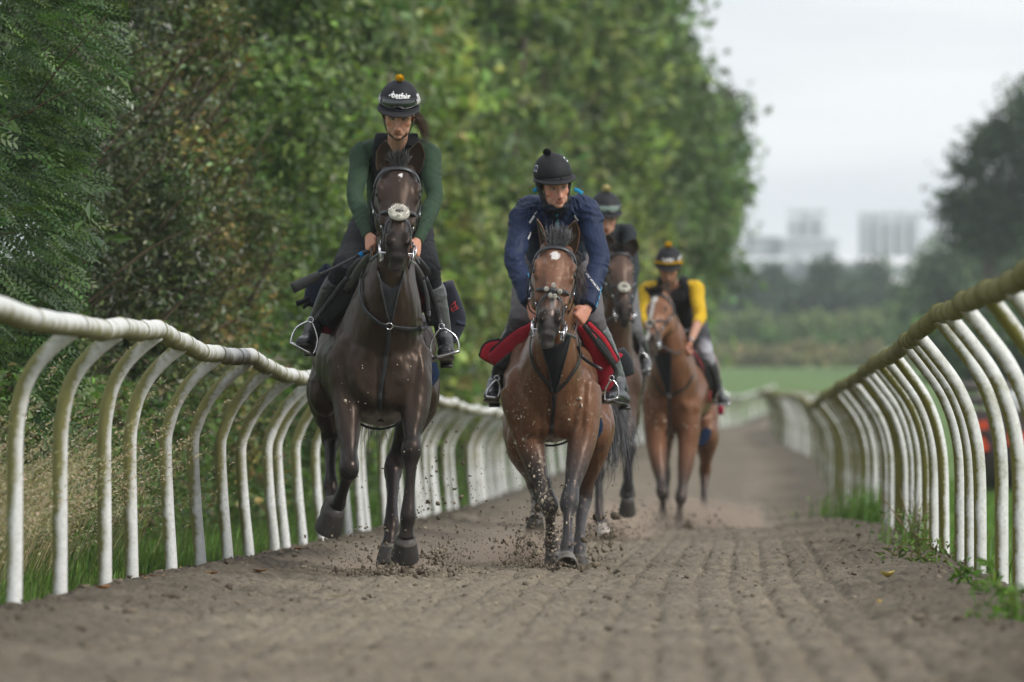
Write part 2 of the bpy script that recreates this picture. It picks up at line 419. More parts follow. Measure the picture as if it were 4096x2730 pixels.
def build_fence(name, XF, side, z0, z1, step, rail_z, label, mat, overhang=.27, seed=1, rail_moss=.3, first=None, wob=.009):
    rng = np.random.default_rng(seed)
    sgn = 1 if side == 'L' else -1
    ob = empty(name, (float(XF(40)), 40, 0), label, "running rail fence", "rails either side of the gallop")
    zs = []; z = z0
    while z < z1: zs.append(z); z += step*(1+.12*rng.normal())
    if first: zs = list(first)+[z for z in zs if z > first[-1]+.6*step]
    pr = .0315; tops = []
    for k, z in enumerate(zs):
        nz_ = .2 if (first and z <= first[-1]) else (1.0 if side == 'L' else .35); x = float(XF(z))+.03*nz_*rng.normal(); g = float(gz(z))
        hz = rail_z(z)+wob*rng.normal(); oh = overhang+.010*rng.normal()
        ln = .014*nz_*rng.normal(); ly = .02*rng.normal()
        # vertical foot then a long bend over the track
        sl = float(np.clip((z-30)/7, 0, 1))
        prof = [(.30, -.12*sl), (.60, -.2*sl), (.71, .05-.14*sl), (.80, .15-.05*sl), (.88, .36), (.945, .66), (1.0, 1.0)] if side == 'L' else [(.28, 0), (.46, .01), (.58, .06), (.70, .19), (.81, .40), (.91, .70), (1.0, 1.0)]
        pts = [(x, z, g-.25), (x+ln*.1, z, g+.02)]+[(x+ln*min(1, 1.6*a_)+sgn*oh*b_, z+ly, g+a_*hz-.02*a_) for a_, b_ in prof]
        V, Fc, C = loft(pts, [pr]*9, hint=(0, 1, 0), m=12, sub=4)
        ax = np.repeat(catmull(np.array(pts), 4), 12, axis=0)
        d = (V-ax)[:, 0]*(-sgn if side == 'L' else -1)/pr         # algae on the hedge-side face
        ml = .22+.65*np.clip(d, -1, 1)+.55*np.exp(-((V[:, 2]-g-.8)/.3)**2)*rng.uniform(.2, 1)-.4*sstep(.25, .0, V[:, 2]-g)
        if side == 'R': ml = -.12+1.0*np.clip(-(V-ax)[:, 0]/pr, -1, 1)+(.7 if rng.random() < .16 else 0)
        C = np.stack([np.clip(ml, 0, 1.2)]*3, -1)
        me = new_mesh("post", V, Fc, True, mat, C)
        link("post", me, ob, origin=(x, z, g))
        tops.append((x+ln+sgn*oh, z+ly, g+hz))
    # rail: a length of pipe between every pair of posts, sagging and kinking a little at each joint
    T = np.array(tops)
    T0 = T[0]-(T[1]-T[0])*1.0; T = np.vstack([T0-(T[1]-T[0])*1.3, T0, T]); R1 = .0435
    mid = []
    for i in range(len(T)):
        mid.append(T[i]+np.array([.5*wob*rng.normal(), 0, .6*wob*rng.normal()]))
    K = catmull(np.array(mid), 8)
    # wobble between posts
    for i in range(len(K)):
        ph = (i % 8)/8; K[i, 2] += -1.0*wob*math.sin(math.pi*ph)*rng.uniform(.5, 1.3)
    for i in range(len(T)-1):
        seg = K[i*8:i*8+9]
        if len(seg) < 4: continue
        for h0, h1 in ((0, 4), (4, 8)):
            s2 = seg[h0:h1+1]
            rr = R1*np.ones(len(s2)); rr[0] *= 1.02; rr[-1] *= .985
            V, Fc, C = loft(s2, rr, hint=(1, 0, 0), m=16, sub=3)
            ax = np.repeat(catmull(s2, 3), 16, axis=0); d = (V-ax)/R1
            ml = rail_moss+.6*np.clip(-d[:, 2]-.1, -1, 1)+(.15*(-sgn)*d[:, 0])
            V2, F2, C2 = torus(s2[0], R1*1.005, .0028, (1, 0, 0), (0, 0, 1), n=16, m=4, col=(.9, .9, .9))
            Va, Fa, Ca = join([(V, Fc, np.stack([np.clip(ml, 0, 1.3)]*3, -1)), (V2, F2, C2)])
            link("rail_pipe", new_mesh("rail_pipe", Va, Fa, True, mat, Ca), ob, origin=tuple(s2[len(s2)//2]))
    return ob
fzL = lambda z: float(np.interp(z, [20, 23.8, 30, 33, 36.3, 38.2, 40.2, 58, 300], [1.13, 1.136, 1.166, 1.155, 1.125, 1.10, 1.086, 1.083, 1.08]))
fzR = lambda z: float(np.interp(z, [20, 24, 29, 36, 50, 71, 300], [1.255, 1.25, 1.248, 1.224, 1.207, 1.235, 1.2]))
build_fence("running_rail", XL, 'L', 24.2, 272, 1.8, fzL, "white curved running rail with mossy posts below the hedge", M_RAIL_L, seed=3, rail_moss=.42, wob=.012, overhang=.24,
            first=[14.6, 16.7, 18.6, 20.6, 22.6, 26.5, 28.3, 30.5, 32.0, 34.2, 35.9, 37.8, 39.2, 41.2, 42.2, 43.8, 45.6])
build_fence("running_rail", XR, 'R', 21.5, 285, 1.8, fzR, "running rail with an olive green algae-covered top pipe along the mown grass", M_RAIL_R, seed=5, rail_moss=1.6, wob=.011, overhang=.29,
            first=[13.8, 15.6, 17.2, 19.0, 20.7, 22.5, 24.3, 26.1, 27.9, 29.7, 31.3, 33.4, 34.9, 36.6])
# ------------------------------------------------------------------ foliage
def mat_leaf(name, transl=.35, rough=.5, spec=.35):
    m, nt, out = nodemat(name)
    c = attrcol(nt)
    c2 = mixc(nt, 1.0, c, ramp(nt, noise(nt, 2.2, 3, .6), (.3, GREY(.78)), (.7, GREY(1.18))), 'MULTIPLY')
    b = nt.nodes.new("ShaderNodeBsdfPrincipled"); nt.links.new(c2, b.inputs['Base Color']); b.inputs['Roughness'].default_value = rough
    b.inputs['Specular IOR Level'].default_value = spec
    t = nt.nodes.new("ShaderNodeBsdfTranslucent"); ct = mixc(nt, 1.0, c2, (1.25, 1.35, .6), 'MULTIPLY'); nt.links.new(ct, t.inputs[0])
    mx = nt.nodes.new("ShaderNodeMixShader"); mx.inputs[0].default_value = transl
    nt.links.new(b.outputs[0], mx.inputs[1]); nt.links.new(t.outputs[0], mx.inputs[2]); nt.links.new(mx.outputs[0], out.inputs[0]); return m
M_LEAF = mat_leaf("leaf"); M_LEAF_GLOSS = mat_leaf("waxy_leaf", .22, .38, .5)
def mat_bark():
    m, nt, out = nodemat("bark"); n = noise(nt, 8, 5, .7, stretch=(1, 1, .3))
    bsdf(nt, out, ramp(nt, n, (.3, (.05, .04, .03)), (.7, (.13, .105, .08))), .9, .2, bump=n, bstr=.7, bdist=.02); return m
M_BARK = mat_bark()


def leaf_quads(pos, nrm, size, cols, rng, aspect=.55, fold=.18):
    """folded diamond leaves: 4 corners + mid rib -> two triangles pairs (4 verts, 2 tris)"""
    n = len(pos)
    up = rand_dirs(n, rng); L = np.cross(nrm, up); L /= np.maximum(np.linalg.norm(L, axis=1, keepdims=True), 1e-6)
    W = np.cross(nrm, L); s = size[:, None]
    v = np.empty((n, 4, 3))
    v[:, 0] = pos-L*s*.5; v[:, 1] = pos+W*s*aspect*.5+nrm*s*fold-L*s*.06; v[:, 2] = pos+L*s*.5; v[:, 3] = pos-W*s*aspect*.5+nrm*s*fold-L*s*.06
    V = v.reshape(-1, 3); k = np.arange(n)*4
    Fc = np.concatenate([np.stack([k, k+1, k+2], -1), np.stack([k, k+2, k+3], -1)])
    C = np.repeat(cols, 4, axis=0); return V, Fc, C

def palette(n, cols, rng, jit=.18):
    cols = np.asarray(cols, float); w = rng.integers(0, len(cols), n)
    c = cols[w]*np.exp(jit*rng.normal(size=(n, 1)))*(1+.08*rng.normal(size=(n, 3))); return np.clip(c, .004, .6)

def clumps(blobs, per, rng, csize=.35):
    """clump centres spread over the outer half of every ellipsoid blob (c, r)"""
    P_ = []; N_ = []
    for c, r in blobs:
        d = rand_dirs(per, rng); rad = rng.uniform(.55, 1.06, (per, 1))**.6
        P_.append(np.asarray(c)+d*np.asarray(r)*rad); N_.append(d)
    return np.concatenate(P_), np.concatenate(N_)

def crown(blobs, nclump, nleaf, size, cols, seed, cspread=.3, aspect=.55, out=.5, droop=0., gain=(1.15, 1.15, 1.1)):
    """leaves gathered in clumps over ellipsoid blobs; blobs: list of (centre, radii)"""
    rng = np.random.default_rng(seed); cols = np.asarray(cols, float)*np.asarray(gain)
    vol = np.array([np.prod(r)**(2/3) for _, r in blobs]); vol = vol/vol.sum()
    Vs = []; Fs = []; Cs = []; n0 = 0
    for (c, r), w in zip(blobs, vol):
        k = max(3, int(nclump*w)); r = np.asarray(r, float); c = np.asarray(c, float)
        ns = 16; sd = rand_dirs(ns, rng); sc_ = c+sd*r*rng.uniform(.35, .85, (ns, 1)); sr = np.minimum(r, np.median(r))[None]*rng.uniform(.26, .5, (ns, 1))
        pick = rng.integers(0, ns, k); cn = rand_dirs(k, rng); cn[:, 2] = np.abs(cn[:, 2])*np.sign(rng.random(k)-.3); 
        cp = sc_[pick]+cn*sr[pick]*rng.uniform(.6, 1.08, (k, 1)); tone = np.exp(.30*rng.normal(size=ns))[pick]
        m = nleaf; base = np.repeat(cp, m, 0); bn = np.repeat(cn, m, 0)
        off = rng.normal(size=(k*m, 3))*cspread*np.array([1, 1, .75]); off[:, 2] -= droop*np.abs(rng.normal(size=k*m))
        nr = bn*out+rand_dirs(k*m, rng)+np.array([0, 0, .45]); nr /= np.linalg.norm(nr, axis=1, keepdims=True)
        cc = np.repeat(palette(k, cols, rng, .22)*tone[:, None], m, 0)*np.exp(.2*rng.normal(size=(k*m, 1)))
        V, Fc, C = leaf_quads(base+off, nr, size*np.exp(.25*rng.normal(size=k*m)), cc, rng, aspect)
        Vs.append(V); Fs.append(Fc+n0); Cs.append(C); n0 += len(V)
    return np.concatenate(Vs), np.concatenate(Fs), np.clip(np.concatenate(Cs), .004, .6)

def trunk_mesh(base, h, r, seed, limbs=7, spread=.3):
    rng = np.random.default_rng(seed); mb = MB(); b = np.asarray(base, float)
    top = b+np.array([rng.normal()*.1*h, rng.normal()*.1*h, h])
    mid = (b+top)/2+rng.normal(size=3)*h*.03
    mb.add(*loft([b-[0, 0, .3], b+[0, 0, .1*h], mid, top], [r*1.35, r, r*.7, r*.2], m=10, sub=4))
    for k in range(limbs):
        t = rng.uniform(.25, .9); p = lerp(lerp(b, mid, min(1, 2*t)), top, max(0, 2*t-1)); a = rng.uniform(0, 6.28)
        d = np.array([math.cos(a), math.sin(a), .6+.5*rng.random()])*h*spread*rng.uniform(.5, 1)*(1.1-t*.6)
        mb.add(*loft([p, p+d*.5+[0, 0, -.04*h], p+d], [r*.45*(1.1-t), r*.28*(1.1-t), r*.06], m=7, sub=3))
    return mb

def tree(name, label, cat, base, blobs, nclump, nleaf, size, cols, seed, group=None, mat=None, th=None, tr=.1, **kw):
    ob = empty(name, base, label, cat, group)
    V, Fc, C = crown(blobs, nclump, nleaf, size, cols, seed, **kw)
    link("crown", new_mesh("crown", V, Fc, False, mat or M_LEAF, C), ob, origin=tuple(base))
    zt = max(c[2]+r[2]*.5 for c, r in blobs)
    t = trunk_mesh(base, th or (zt-base[2])*.8, tr, seed+1); t.build("trunk", M_BARK, ob, origin=tuple(base)); return ob

def px_blob(x, y, Z, rx, ry, rd):
    """ellipsoid whose centre shows at 2353-wide display pixel (x,y) at distance Z; rx, ry display-pixel radii, rd depth radius in metres"""
    k = 4096/2353.0; s = Z/F*k
    return (P(x*k, y*k, Z), (rx*s, rd, ry*s))

G_DARK = [(.030, .060, .018), (.040, .075, .022), (.05, .09, .03)]
G_MID = [(.045, .085, .022), (.060, .11, .030), (.075, .125, .03)]
G_BRIGHT = [(.085, .16, .03), (.11, .18, .035), (.06, .12, .025)]
G_YEL = [(.10, .14, .035), (.13, .16, .045), (.07, .11, .03), (.17, .16, .05)]
G_GREY = [(.05, .085, .045), (.07, .11, .06), (.09, .13, .075)]
G_RUST = [(.10, .07, .035), (.15, .085, .04), (.06, .08, .03), (.05, .075, .03), (.19, .12, .05)]

def twigs(ob, blobs, n, L, seed, col):
    rng = np.random.default_rng(seed); mb = MB()
    for _ in range(n):
        c, r = blobs[rng.integers(len(blobs))]; d = rand_dirs(1, rng)[0]; p = np.asarray(c)+d*np.asarray(r)*.85; v = np.array([.75+.2*rng.normal(), -.25+.3*rng.normal(), .55+.3*rng.normal()])*L*rng.uniform(.5, 1.2)
        mb.add(*loft([p-v*.5, p+[0, 0, .04*L], p+v*.5], [.006*L/.5, .0045*L/.5, .0015], m=5, sub=3, col=col))
    mb.build("twigs", M_TWIG, ob, kind="stuff", origin=tuple(ob.location))
M_TWIG = mat_attr("twig_bark", .85, .15, 40, .7, 1.2)
# near pinnate shrub (rowan-like leaves), image left
def pinnate_shrub():
    rng = np.random.default_rng(21)
    base = (-3.5, 38.5, 0.0)
    ob = empty("ash_sapling", base, "large shrub with feathery pinnate leaves at the near end of the hedge", "shrub", "trees and shrubs of the hedge")
    blobs = [((-3.12, 38.4, 1.0), (.55, 2.2, .75)), ((-3.06, 38.7, 2.0), (.6, 2.2, .85)), ((-3.02, 38.9, 3.0), (.7, 2.1, .9)), ((-3.0, 39.1, 4.0), (.75, 2.0, .9)), ((-3.4, 36.4, 2.2), (.55, 1.6, 1.6))]
    Vs = []; Fs = []; Cs = []; n0 = 0
    nl = 7500
    for c, r in blobs:
        k = nl//len(blobs); d = rand_dirs(k, rng); d[:, 0] = np.abs(d[:, 0])*np.sign(rng.random(k)-.12); d[:, 1] *= .8
        p = np.asarray(c)+d*np.asarray(r)*rng.uniform(.6, 1.08, (k, 1))
        # rachis direction: outward and drooping
        R = d*np.array([1, .5, .3])+rng.normal(size=(k, 3))*.35+np.array([.35, -.15, -.25]); R /= np.linalg.norm(R, axis=1, keepdims=True)
        U = np.array([0, 0, 1.])+rng.normal(size=(k, 3))*.35; S = np.cross(R, U); S /= np.linalg.norm(S, axis=1, keepdims=True); N = np.cross(S, R)
        Ln = rng.uniform(.12, .23, k); base_c = palette(k, [(.04, .08, .024), (.05, .10, .03), (.065, .125, .04), (.035, .068, .024), (.10, .16, .05)], rng, .25)
        for q in range(6):
            t = .15+.85*q/5.5
            for sg in (-1, 1):
                ll = Ln*(.30-.07*abs(t-.45)); a = p+R*(Ln*t)[:, None]-N*(Ln*t*t*.22)[:, None]
                dl = unit_rows(S*sg+R*.55-N*.25); wv = unit_rows(np.cross(N, dl))
                v = np.empty((k, 4, 3)); v[:, 0] = a; v[:, 1] = a+dl*(ll*.5)[:, None]+wv*(ll*.17)[:, None]; v[:, 2] = a+dl*ll[:, None]; v[:, 3] = a+dl*(ll*.5)[:, None]-wv*(ll*.17)[:, None]
                V = v.reshape(-1, 3); kk = np.arange(k)*4+n0
                Vs.append(V); Fs += [np.stack([kk, kk+1, kk+2], -1), np.stack([kk, kk+2, kk+3], -1)]; n0 += len(V)
                Cs.append(np.repeat(base_c*np.exp(.1*rng.normal(size=(k, 1))), 4, 0))
    link("crown", new_mesh("crown", np.concatenate(Vs), np.concatenate(Fs), False, M_LEAF_GLOSS, np.clip(np.concatenate(Cs), .004, .5)), ob, origin=base)
    trunk_mesh(base, 4.2, .06, 5, 10, .3).build("trunk", M_BARK, ob, origin=base)
    # twigs
    twigs(ob, [((-2.75, 38.5, z0), (.5, 1.6, .5)) for z0 in (.9, 1.8, 2.7, 3.5)], 34, .5, 71, (.10, .065, .04))
    # a few broad lighter leaves poking out
    n = 50; p = np.stack([rng.uniform(-2.95, -2.25, n), rng.uniform(37.5, 41.5, n), rng.uniform(.5, 3.6, n)], -1)
    nr = unit_rows(rng.normal(size=(n, 3))+np.array([.3, -.6, .8])); V, Fc, C = leaf_quads(p, nr, rng.uniform(.11, .19, n), palette(n, [(.07, .13, .035), (.09, .15, .05), (.055, .10, .025)], rng, .2), rng, .42, .1)
    link("broad_leaves", new_mesh("broad_leaves", V, Fc, False, M_LEAF, C), ob, origin=base, kind="stuff")
pinnate_shrub()

HG = "trees and shrubs of the hedge"
# hawthorn with small glossy leaves, browned on its far half
def hb(x, y, Z, rx, ry, rd): return px_blob(x, y, Z, rx, ry, rd)
def on_ground(blobs):
    c = np.mean([b[0] for b in blobs], axis=0); x = float(c[0])
    if c[1] < 280 and c[0] < XR(c[1]): x = min(x, float(XL(c[1]))-1.6)      # hedge trunks stand behind the left rail
    return (x, float(c[1]), float(gz(c[1])))
def hedge_tree(name, label, blobs, nclump, nleaf, size, cols, seed, **kw):
    return tree(name, label, "tree" if "tree" in name else "shrub", on_ground(blobs), blobs, nclump, nleaf, size, cols, seed, group=HG, **{'gain': (1.9, 1.76, 1.85), **kw})
HAW1 = hedge_tree("hawthorn_bush", "dark small-leaved hawthorn beside the feathery shrub", [hb(250, 100, 49, 190, 300, 2.2), hb(300, 480, 48, 150, 260, 2.0), hb(240, 760, 48, 200, 260, 2.0), hb(60, 850, 46, 150, 260, 2), hb(330, 800, 49, 130, 230, 1.8), hb(120, 300, 50, 160, 320, 2)],
           5200, 12, .058, [(.028, .042, .018), (.04, .058, .026), (.055, .075, .035), (.045, .05, .022), (.075, .085, .04)], 31, mat=M_LEAF_GLOSS, gain=(1.45, 1.5, 1.3), cspread=.11, aspect=.5)
HAW2 = hedge_tree("hawthorn_bush", "hawthorn with reddish-brown berries and ochre leaves behind the near rail", [hb(420, 80, 55, 130, 280, 2.0), hb(430, 420, 54, 140, 240, 2.0), hb(420, 700, 53, 140, 230, 1.8), hb(440, 950, 53, 150, 220, 1.8), hb(500, 600, 56, 110, 200, 1.8)],
           4200, 11, .066, [(.05, .06, .024), (.065, .062, .027), (.10, .082, .032), (.045, .068, .026), (.15, .105, .04), (.05, .08, .028), (.055, .075, .025), (.06, .085, .03), (.085, .085, .035)], 33, mat=M_LEAF_GLOSS, gain=(1.55, 1.65, 1.4), cspread=.13, aspect=.5)
hedge_tree("hazel_bush", "bright green broad-leaved bush behind the brown hawthorn", [hb(640, 60, 66, 140, 260, 2.4), hb(610, 330, 64, 130, 200, 2.2), hb(650, 560, 64, 110, 200, 2.0), hb(600, 790, 62, 130, 190, 2.0), hb(590, 1000, 62, 150, 190, 2)],
           2800, 9, .105, [(.035, .06, .020), (.045, .075, .024), (.065, .105, .03), (.055, .085, .035), (.085, .135, .035)], 35, cspread=.19, aspect=.7)
hedge_tree("elder_bush", "grey-green elder bush directly behind the rider in green", [hb(790, 80, 80, 150, 250, 2.6), hb(770, 340, 78, 120, 200, 2.4), hb(790, 560, 77, 110, 190, 2.2), hb(740, 780, 76, 120, 190, 2.2), hb(740, 980, 75, 150, 180, 2.2)],
           1700, 9, .17, [(.045, .08, .03), (.075, .115, .05), (.055, .09, .028), (.12, .16, .08), (.09, .15, .035)], 37, cspread=.24, aspect=.6)
hedge_tree("field_maple_tree", "yellowish field maple left of the rider in blue", [hb(930, 120, 98, 150, 260, 3), hb(930, 360, 96, 130, 190, 2.6), hb(960, 570, 95, 110, 190, 2.5), hb(930, 760, 93, 130, 160, 2.4), hb(900, 950, 92, 160, 150, 2.2)],
           1500, 9, .21, [(.06, .10, .025), (.10, .14, .04), (.14, .16, .05), (.08, .125, .03), (.05, .08, .03)], 39, cspread=.32, aspect=.7)
hedge_tree("blackthorn_bush", "pale yellow-green thorn bush low between the two leading riders", [hb(1040, 560, 112, 90, 170, 2.6), hb(1080, 740, 112, 110, 150, 2.4), hb(1020, 880, 110, 140, 90, 2.2), hb(1160, 860, 116, 120, 90, 2.4)],
           1000, 9, .20, [(.10, .15, .045), (.14, .17, .055), (.08, .13, .035), (.12, .145, .06)], 41, cspread=.3)
hedge_tree("oak_tree", "tall dark oak rising over the yellowish maple", [hb(880, -120, 122, 190, 200, 4), hb(1090, 20, 124, 190, 170, 4), hb(1030, 240, 120, 140, 150, 3.4), hb(1150, 190, 126, 130, 130, 3.4), hb(1160, 480, 122, 120, 150, 3)],
           1500, 10, .26, [(.035, .06, .022), (.05, .085, .028), (.075, .115, .035), (.10, .14, .04)], 43, cspread=.42, tr=.25)
hedge_tree("ash_tree", "broad ash with drooping boughs above the rider in blue", [hb(1270, -60, 142, 190, 170, 4), hb(1310, 150, 140, 150, 110, 3.6), hb(1220, 330, 138, 140, 110, 3.4), hb(1360, 360, 142, 150, 120, 3.6), hb(1270, 540, 138, 130, 120, 3.2), hb(1250, 740, 134, 130, 140, 3), hb(1400, 560, 142, 120, 130, 3.4)],
           1900, 10, .28, [(.055, .09, .026), (.08, .12, .034), (.11, .15, .045), (.04, .065, .022), (.10, .135, .05)], 45, cspread=.45, tr=.28, droop=.3)
hedge_tree("lime_tree", "tall lime standing at the far end of the hedge line", [hb(1410, -60, 166, 110, 200, 4), hb(1480, 120, 168, 90, 130, 3.6), hb(1480, 290, 166, 130, 120, 3.4), hb(1530, 260, 170, 80, 110, 3.2), hb(1560, 430, 168, 110, 120, 3.2), hb(1500, 580, 166, 120, 120, 3.2), hb(1440, 760, 162, 160, 140, 3)],
           1700, 9, .32, [(.05, .085, .03), (.07, .11, .036), (.09, .135, .05), (.06, .10, .045)], 47, cspread=.48, tr=.3)
hedge_tree("poplar_tree", "last blue-green tree of the hedge with ragged outline against the sky", [hb(1452, 30, 196, 70, 110, 3), hb(1532, 180, 198, 80, 100, 3.2), hb(1612, 300, 200, 70, 70, 2.8), hb(1592, 420, 198, 95, 90, 3), hb(1652, 470, 200, 50, 60, 2.2), hb(1562, 560, 196, 110, 80, 3), hb(1532, 680, 194, 130, 120, 3), hb(1687, 340, 200, 26, 22, 1.5), hb(1672, 250, 200, 30, 26, 1.5), hb(1632, 540, 199, 45, 34, 2), hb(1692, 500, 200, 16, 18, 1)],
           1300, 9, .28, [(.04, .075, .035), (.055, .095, .045), (.075, .115, .06), (.045, .08, .03)], 49, cspread=.30, tr=.3)

for o_, bl_, L_ in ((HAW1, [hb(250, 100, 47.3, 190, 300, 1.6), hb(300, 480, 46.4, 150, 260, 1.6), hb(240, 700, 46.4, 200, 200, 1.6)], .8), (HAW2, [hb(420, 80, 53.3, 130, 280, 1.6), hb(430, 420, 52.3, 140, 240, 1.6), hb(420, 700, 51.5, 140, 230, 1.6)], .9)):
    twigs(o_, bl_, 60, L_, 73+int(L_*10), (.085, .06, .04))
# ---------------- trees beyond the meadow
FG = "trees on the far side of the meadow"
def far_tree(name, label, blobs, n, size, cols, seed, group=FG, **kw):
    return tree(name, label, "tree", on_ground(blobs), blobs, n, 8, size, cols, seed, group=group, tr=.35, **kw)
far_tree("oak_tree", "dark spreading oak at the right edge above the rail", [hb(2300, 330, 300, 55, 45, 3), hb(2360, 260, 300, 50, 60, 3), hb(2240, 380, 300, 45, 26, 2.5), hb(2330, 430, 300, 60, 40, 3), hb(2250, 480, 300, 70, 45, 3), hb(2200, 470, 300, 30, 25, 2), hb(2350, 530, 300, 80, 60, 3), hb(2235, 545, 300, 55, 30, 3), hb(2400, 420, 300, 50, 120, 3)],
         1050, .34, [(.020, .036, .015), (.028, .046, .018), (.036, .058, .022)], 51, cspread=.5)
far_tree("ash_tree", "hazy rounded tree below the dark oak", [hb(2190, 640, 420, 90, 70, 5), hb(2290, 650, 420, 90, 90, 5), hb(2130, 700, 430, 60, 55, 4), hb(2230, 740, 420, 110, 60, 5), hb(2380, 700, 420, 90, 110, 5)], 1100, .55, G_GREY, 53, cspread=.8)
specs = [(1650, 680, 640, 60, 75, "rounded tree beside the rider in yellow"), (1720, 712, 600, 45, 65, "low tree between the hedge end and the spruces"), (1775, 690, 640, 28, 70, "slim pointed spruce left of the silos"), (1830, 722, 610, 55, 65, "bushy tree below the left silo"),
         (1895, 682, 640, 32, 80, "tall narrow spruce below the left silo"), (1950, 712, 610, 50, 70, "bushy tree in front of the white shed"), (2010, 692, 640, 30, 75, "pointed spruce between the two silo groups"), (2060, 730, 600, 50, 50, "small grey tree in front of the large silos")]
for k, (x, y, Z, rx, ry, lb) in enumerate(specs):
    bl = [hb(x, y, Z, rx, ry*.85, 5), hb(x-rx*.3, y+ry*.5, Z, rx*1.1, ry*.5, 5), hb(x+rx*.4, y+ry*.55, Z, rx, ry*.5, 5), hb(x, y-ry*.6, Z, rx*.5, ry*.5, 4)]
    far_tree("spruce_tree" if "spruce" in lb else "field_tree", "hazy "+lb, bl, 650, .62, [(.035, .06, .04), (.05, .08, .05), (.03, .05, .032)], 60+k, cspread=.6)
def hedgerow(name, label, x0, x1, y, Z, ry, cols, seed):
    bl = [hb(x, y+6*math.sin(x*.05), Z+3*math.sin(x), 45, ry*(1+.25*math.sin(x*.021+seed)), 3) for x in np.arange(x0, x1, 42)]
    V, Fc, C = crown(bl, 1600, 7, .6, cols, seed, cspread=.55)
    link(name, new_mesh(name, V, Fc, False, M_LEAF, C), label=label, cat="hedge", origin=on_ground(bl))
hedgerow("field_hedge", "low green hedge along the far edge of the meadow", 1560, 2400, 795, 505, 26, G_MID, 71)
hedgerow("reed_hedge", "pale yellow-green strip of tall growth behind the low hedge", 1560, 2400, 762, 530, 26, [(.13, .17, .07), (.17, .20, .09), (.10, .14, .06)], 73)
hedgerow("rough_grass_bank", "bank of dry rough grass at the foot of the far hedge", 1560, 2400, 828, 485, 12, [(.16, .15, .08), (.13, .15, .06), (.20, .17, .10)], 75)
# low shrubs beyond the right rail
hedgerow("paddock_hedge", "dark hedge behind the right-hand rail and the farm roller", 2235, 2500, 810, 240, 50, G_DARK, 77)

# ---------------- silos and sheds, far off
def mat_flat(name, c, rough=.7, var=.12, sc=.05, metal=0, spec=.3, **kw):
    m, nt, out = nodemat(name); n = noise(nt, sc, 4, .6)
    bsdf(nt, out, ramp(nt, n, (.3, tuple(v*(1-var) for v in c)), (.7, tuple(min(1, v*(1+var)) for v in c))), rough, spec, metal, **kw); return m
M_SILO = mat_flat("galvanised_silo", (.36, .375, .40)); M_SHED = mat_flat("white_cladding", (.78, .78, .78)); M_SHEDG = mat_flat("grey_cladding", (.42, .44, .46)); M_STEEL = mat_flat("dark_steelwork", (.20, .20, .21))
k_ = 4096/2353.0
def silo_group(label, x0, x1, ytop, ybase, Z, n, seed):
    rng = np.random.default_rng(seed); a = P(x0*k_, ybase*k_, Z); b = P(x1*k_, ytop*k_, Z); w = b[0]-a[0]; g = float(gz(Z)); h = b[2]-g
    ob = empty("silo_group", ((a[0]+b[0])/2, Z, g), label, "silo", "silos on the skyline"); r = w/n/2
    for i in range(n):
        for row in (0, 1):
            c = np.array([a[0]+r*(2*i+1), Z+row*2*r, g]); hh = h*(.97+.03*rng.random())
            mb = MB(); mb.add(*loft([c, c+[0, 0, hh], c+[0, 0, hh+.01], c+[0, 0, hh+r*.45]], [r*.97, r*.97, r*.96, r*.1], m=20, sub=1))
            for q in range(6): mb.add(*torus(c+[0, 0, hh*(q+1)/6.5], r*.975, r*.02, (1, 0, 0), (0, 1, 0), n=20, m=4))
            mb.build("silo", M_SILO, ob, origin=tuple(c))
    mb = MB()
    mb.add(*box(((a[0]+b[0])/2, Z+r, g+h+r*.5), (w/2, .4*r, r*.10))); 
    for i in range(n*2):
        x = a[0]+w*(i+.5)/(n*2); hh = r*rng.uniform(.3, .7); mb.add(*box((x, Z+r*.2, g+h+r*.5+hh/2), (r*.2, r*.2, hh/2)))
    for i in range(n+1): mb.add(*box((a[0]+w*i/n, Z-r*.2, g+h+r*.5), (r*.03, r*.03, r*.7)))
    mb.build("roof_walkway", M_STEEL, ob, origin=((a[0]+b[0])/2, Z, g+h), smooth=False)
silo_group("hazy block of grey grain silos with rooftop walkway, left of the two", 1812, 1898, 497, 640, 1400, 3, 3)
silo_group("larger hazy bank of tall grey silos on the right skyline", 1975, 2114, 503, 640, 1380, 5, 4)
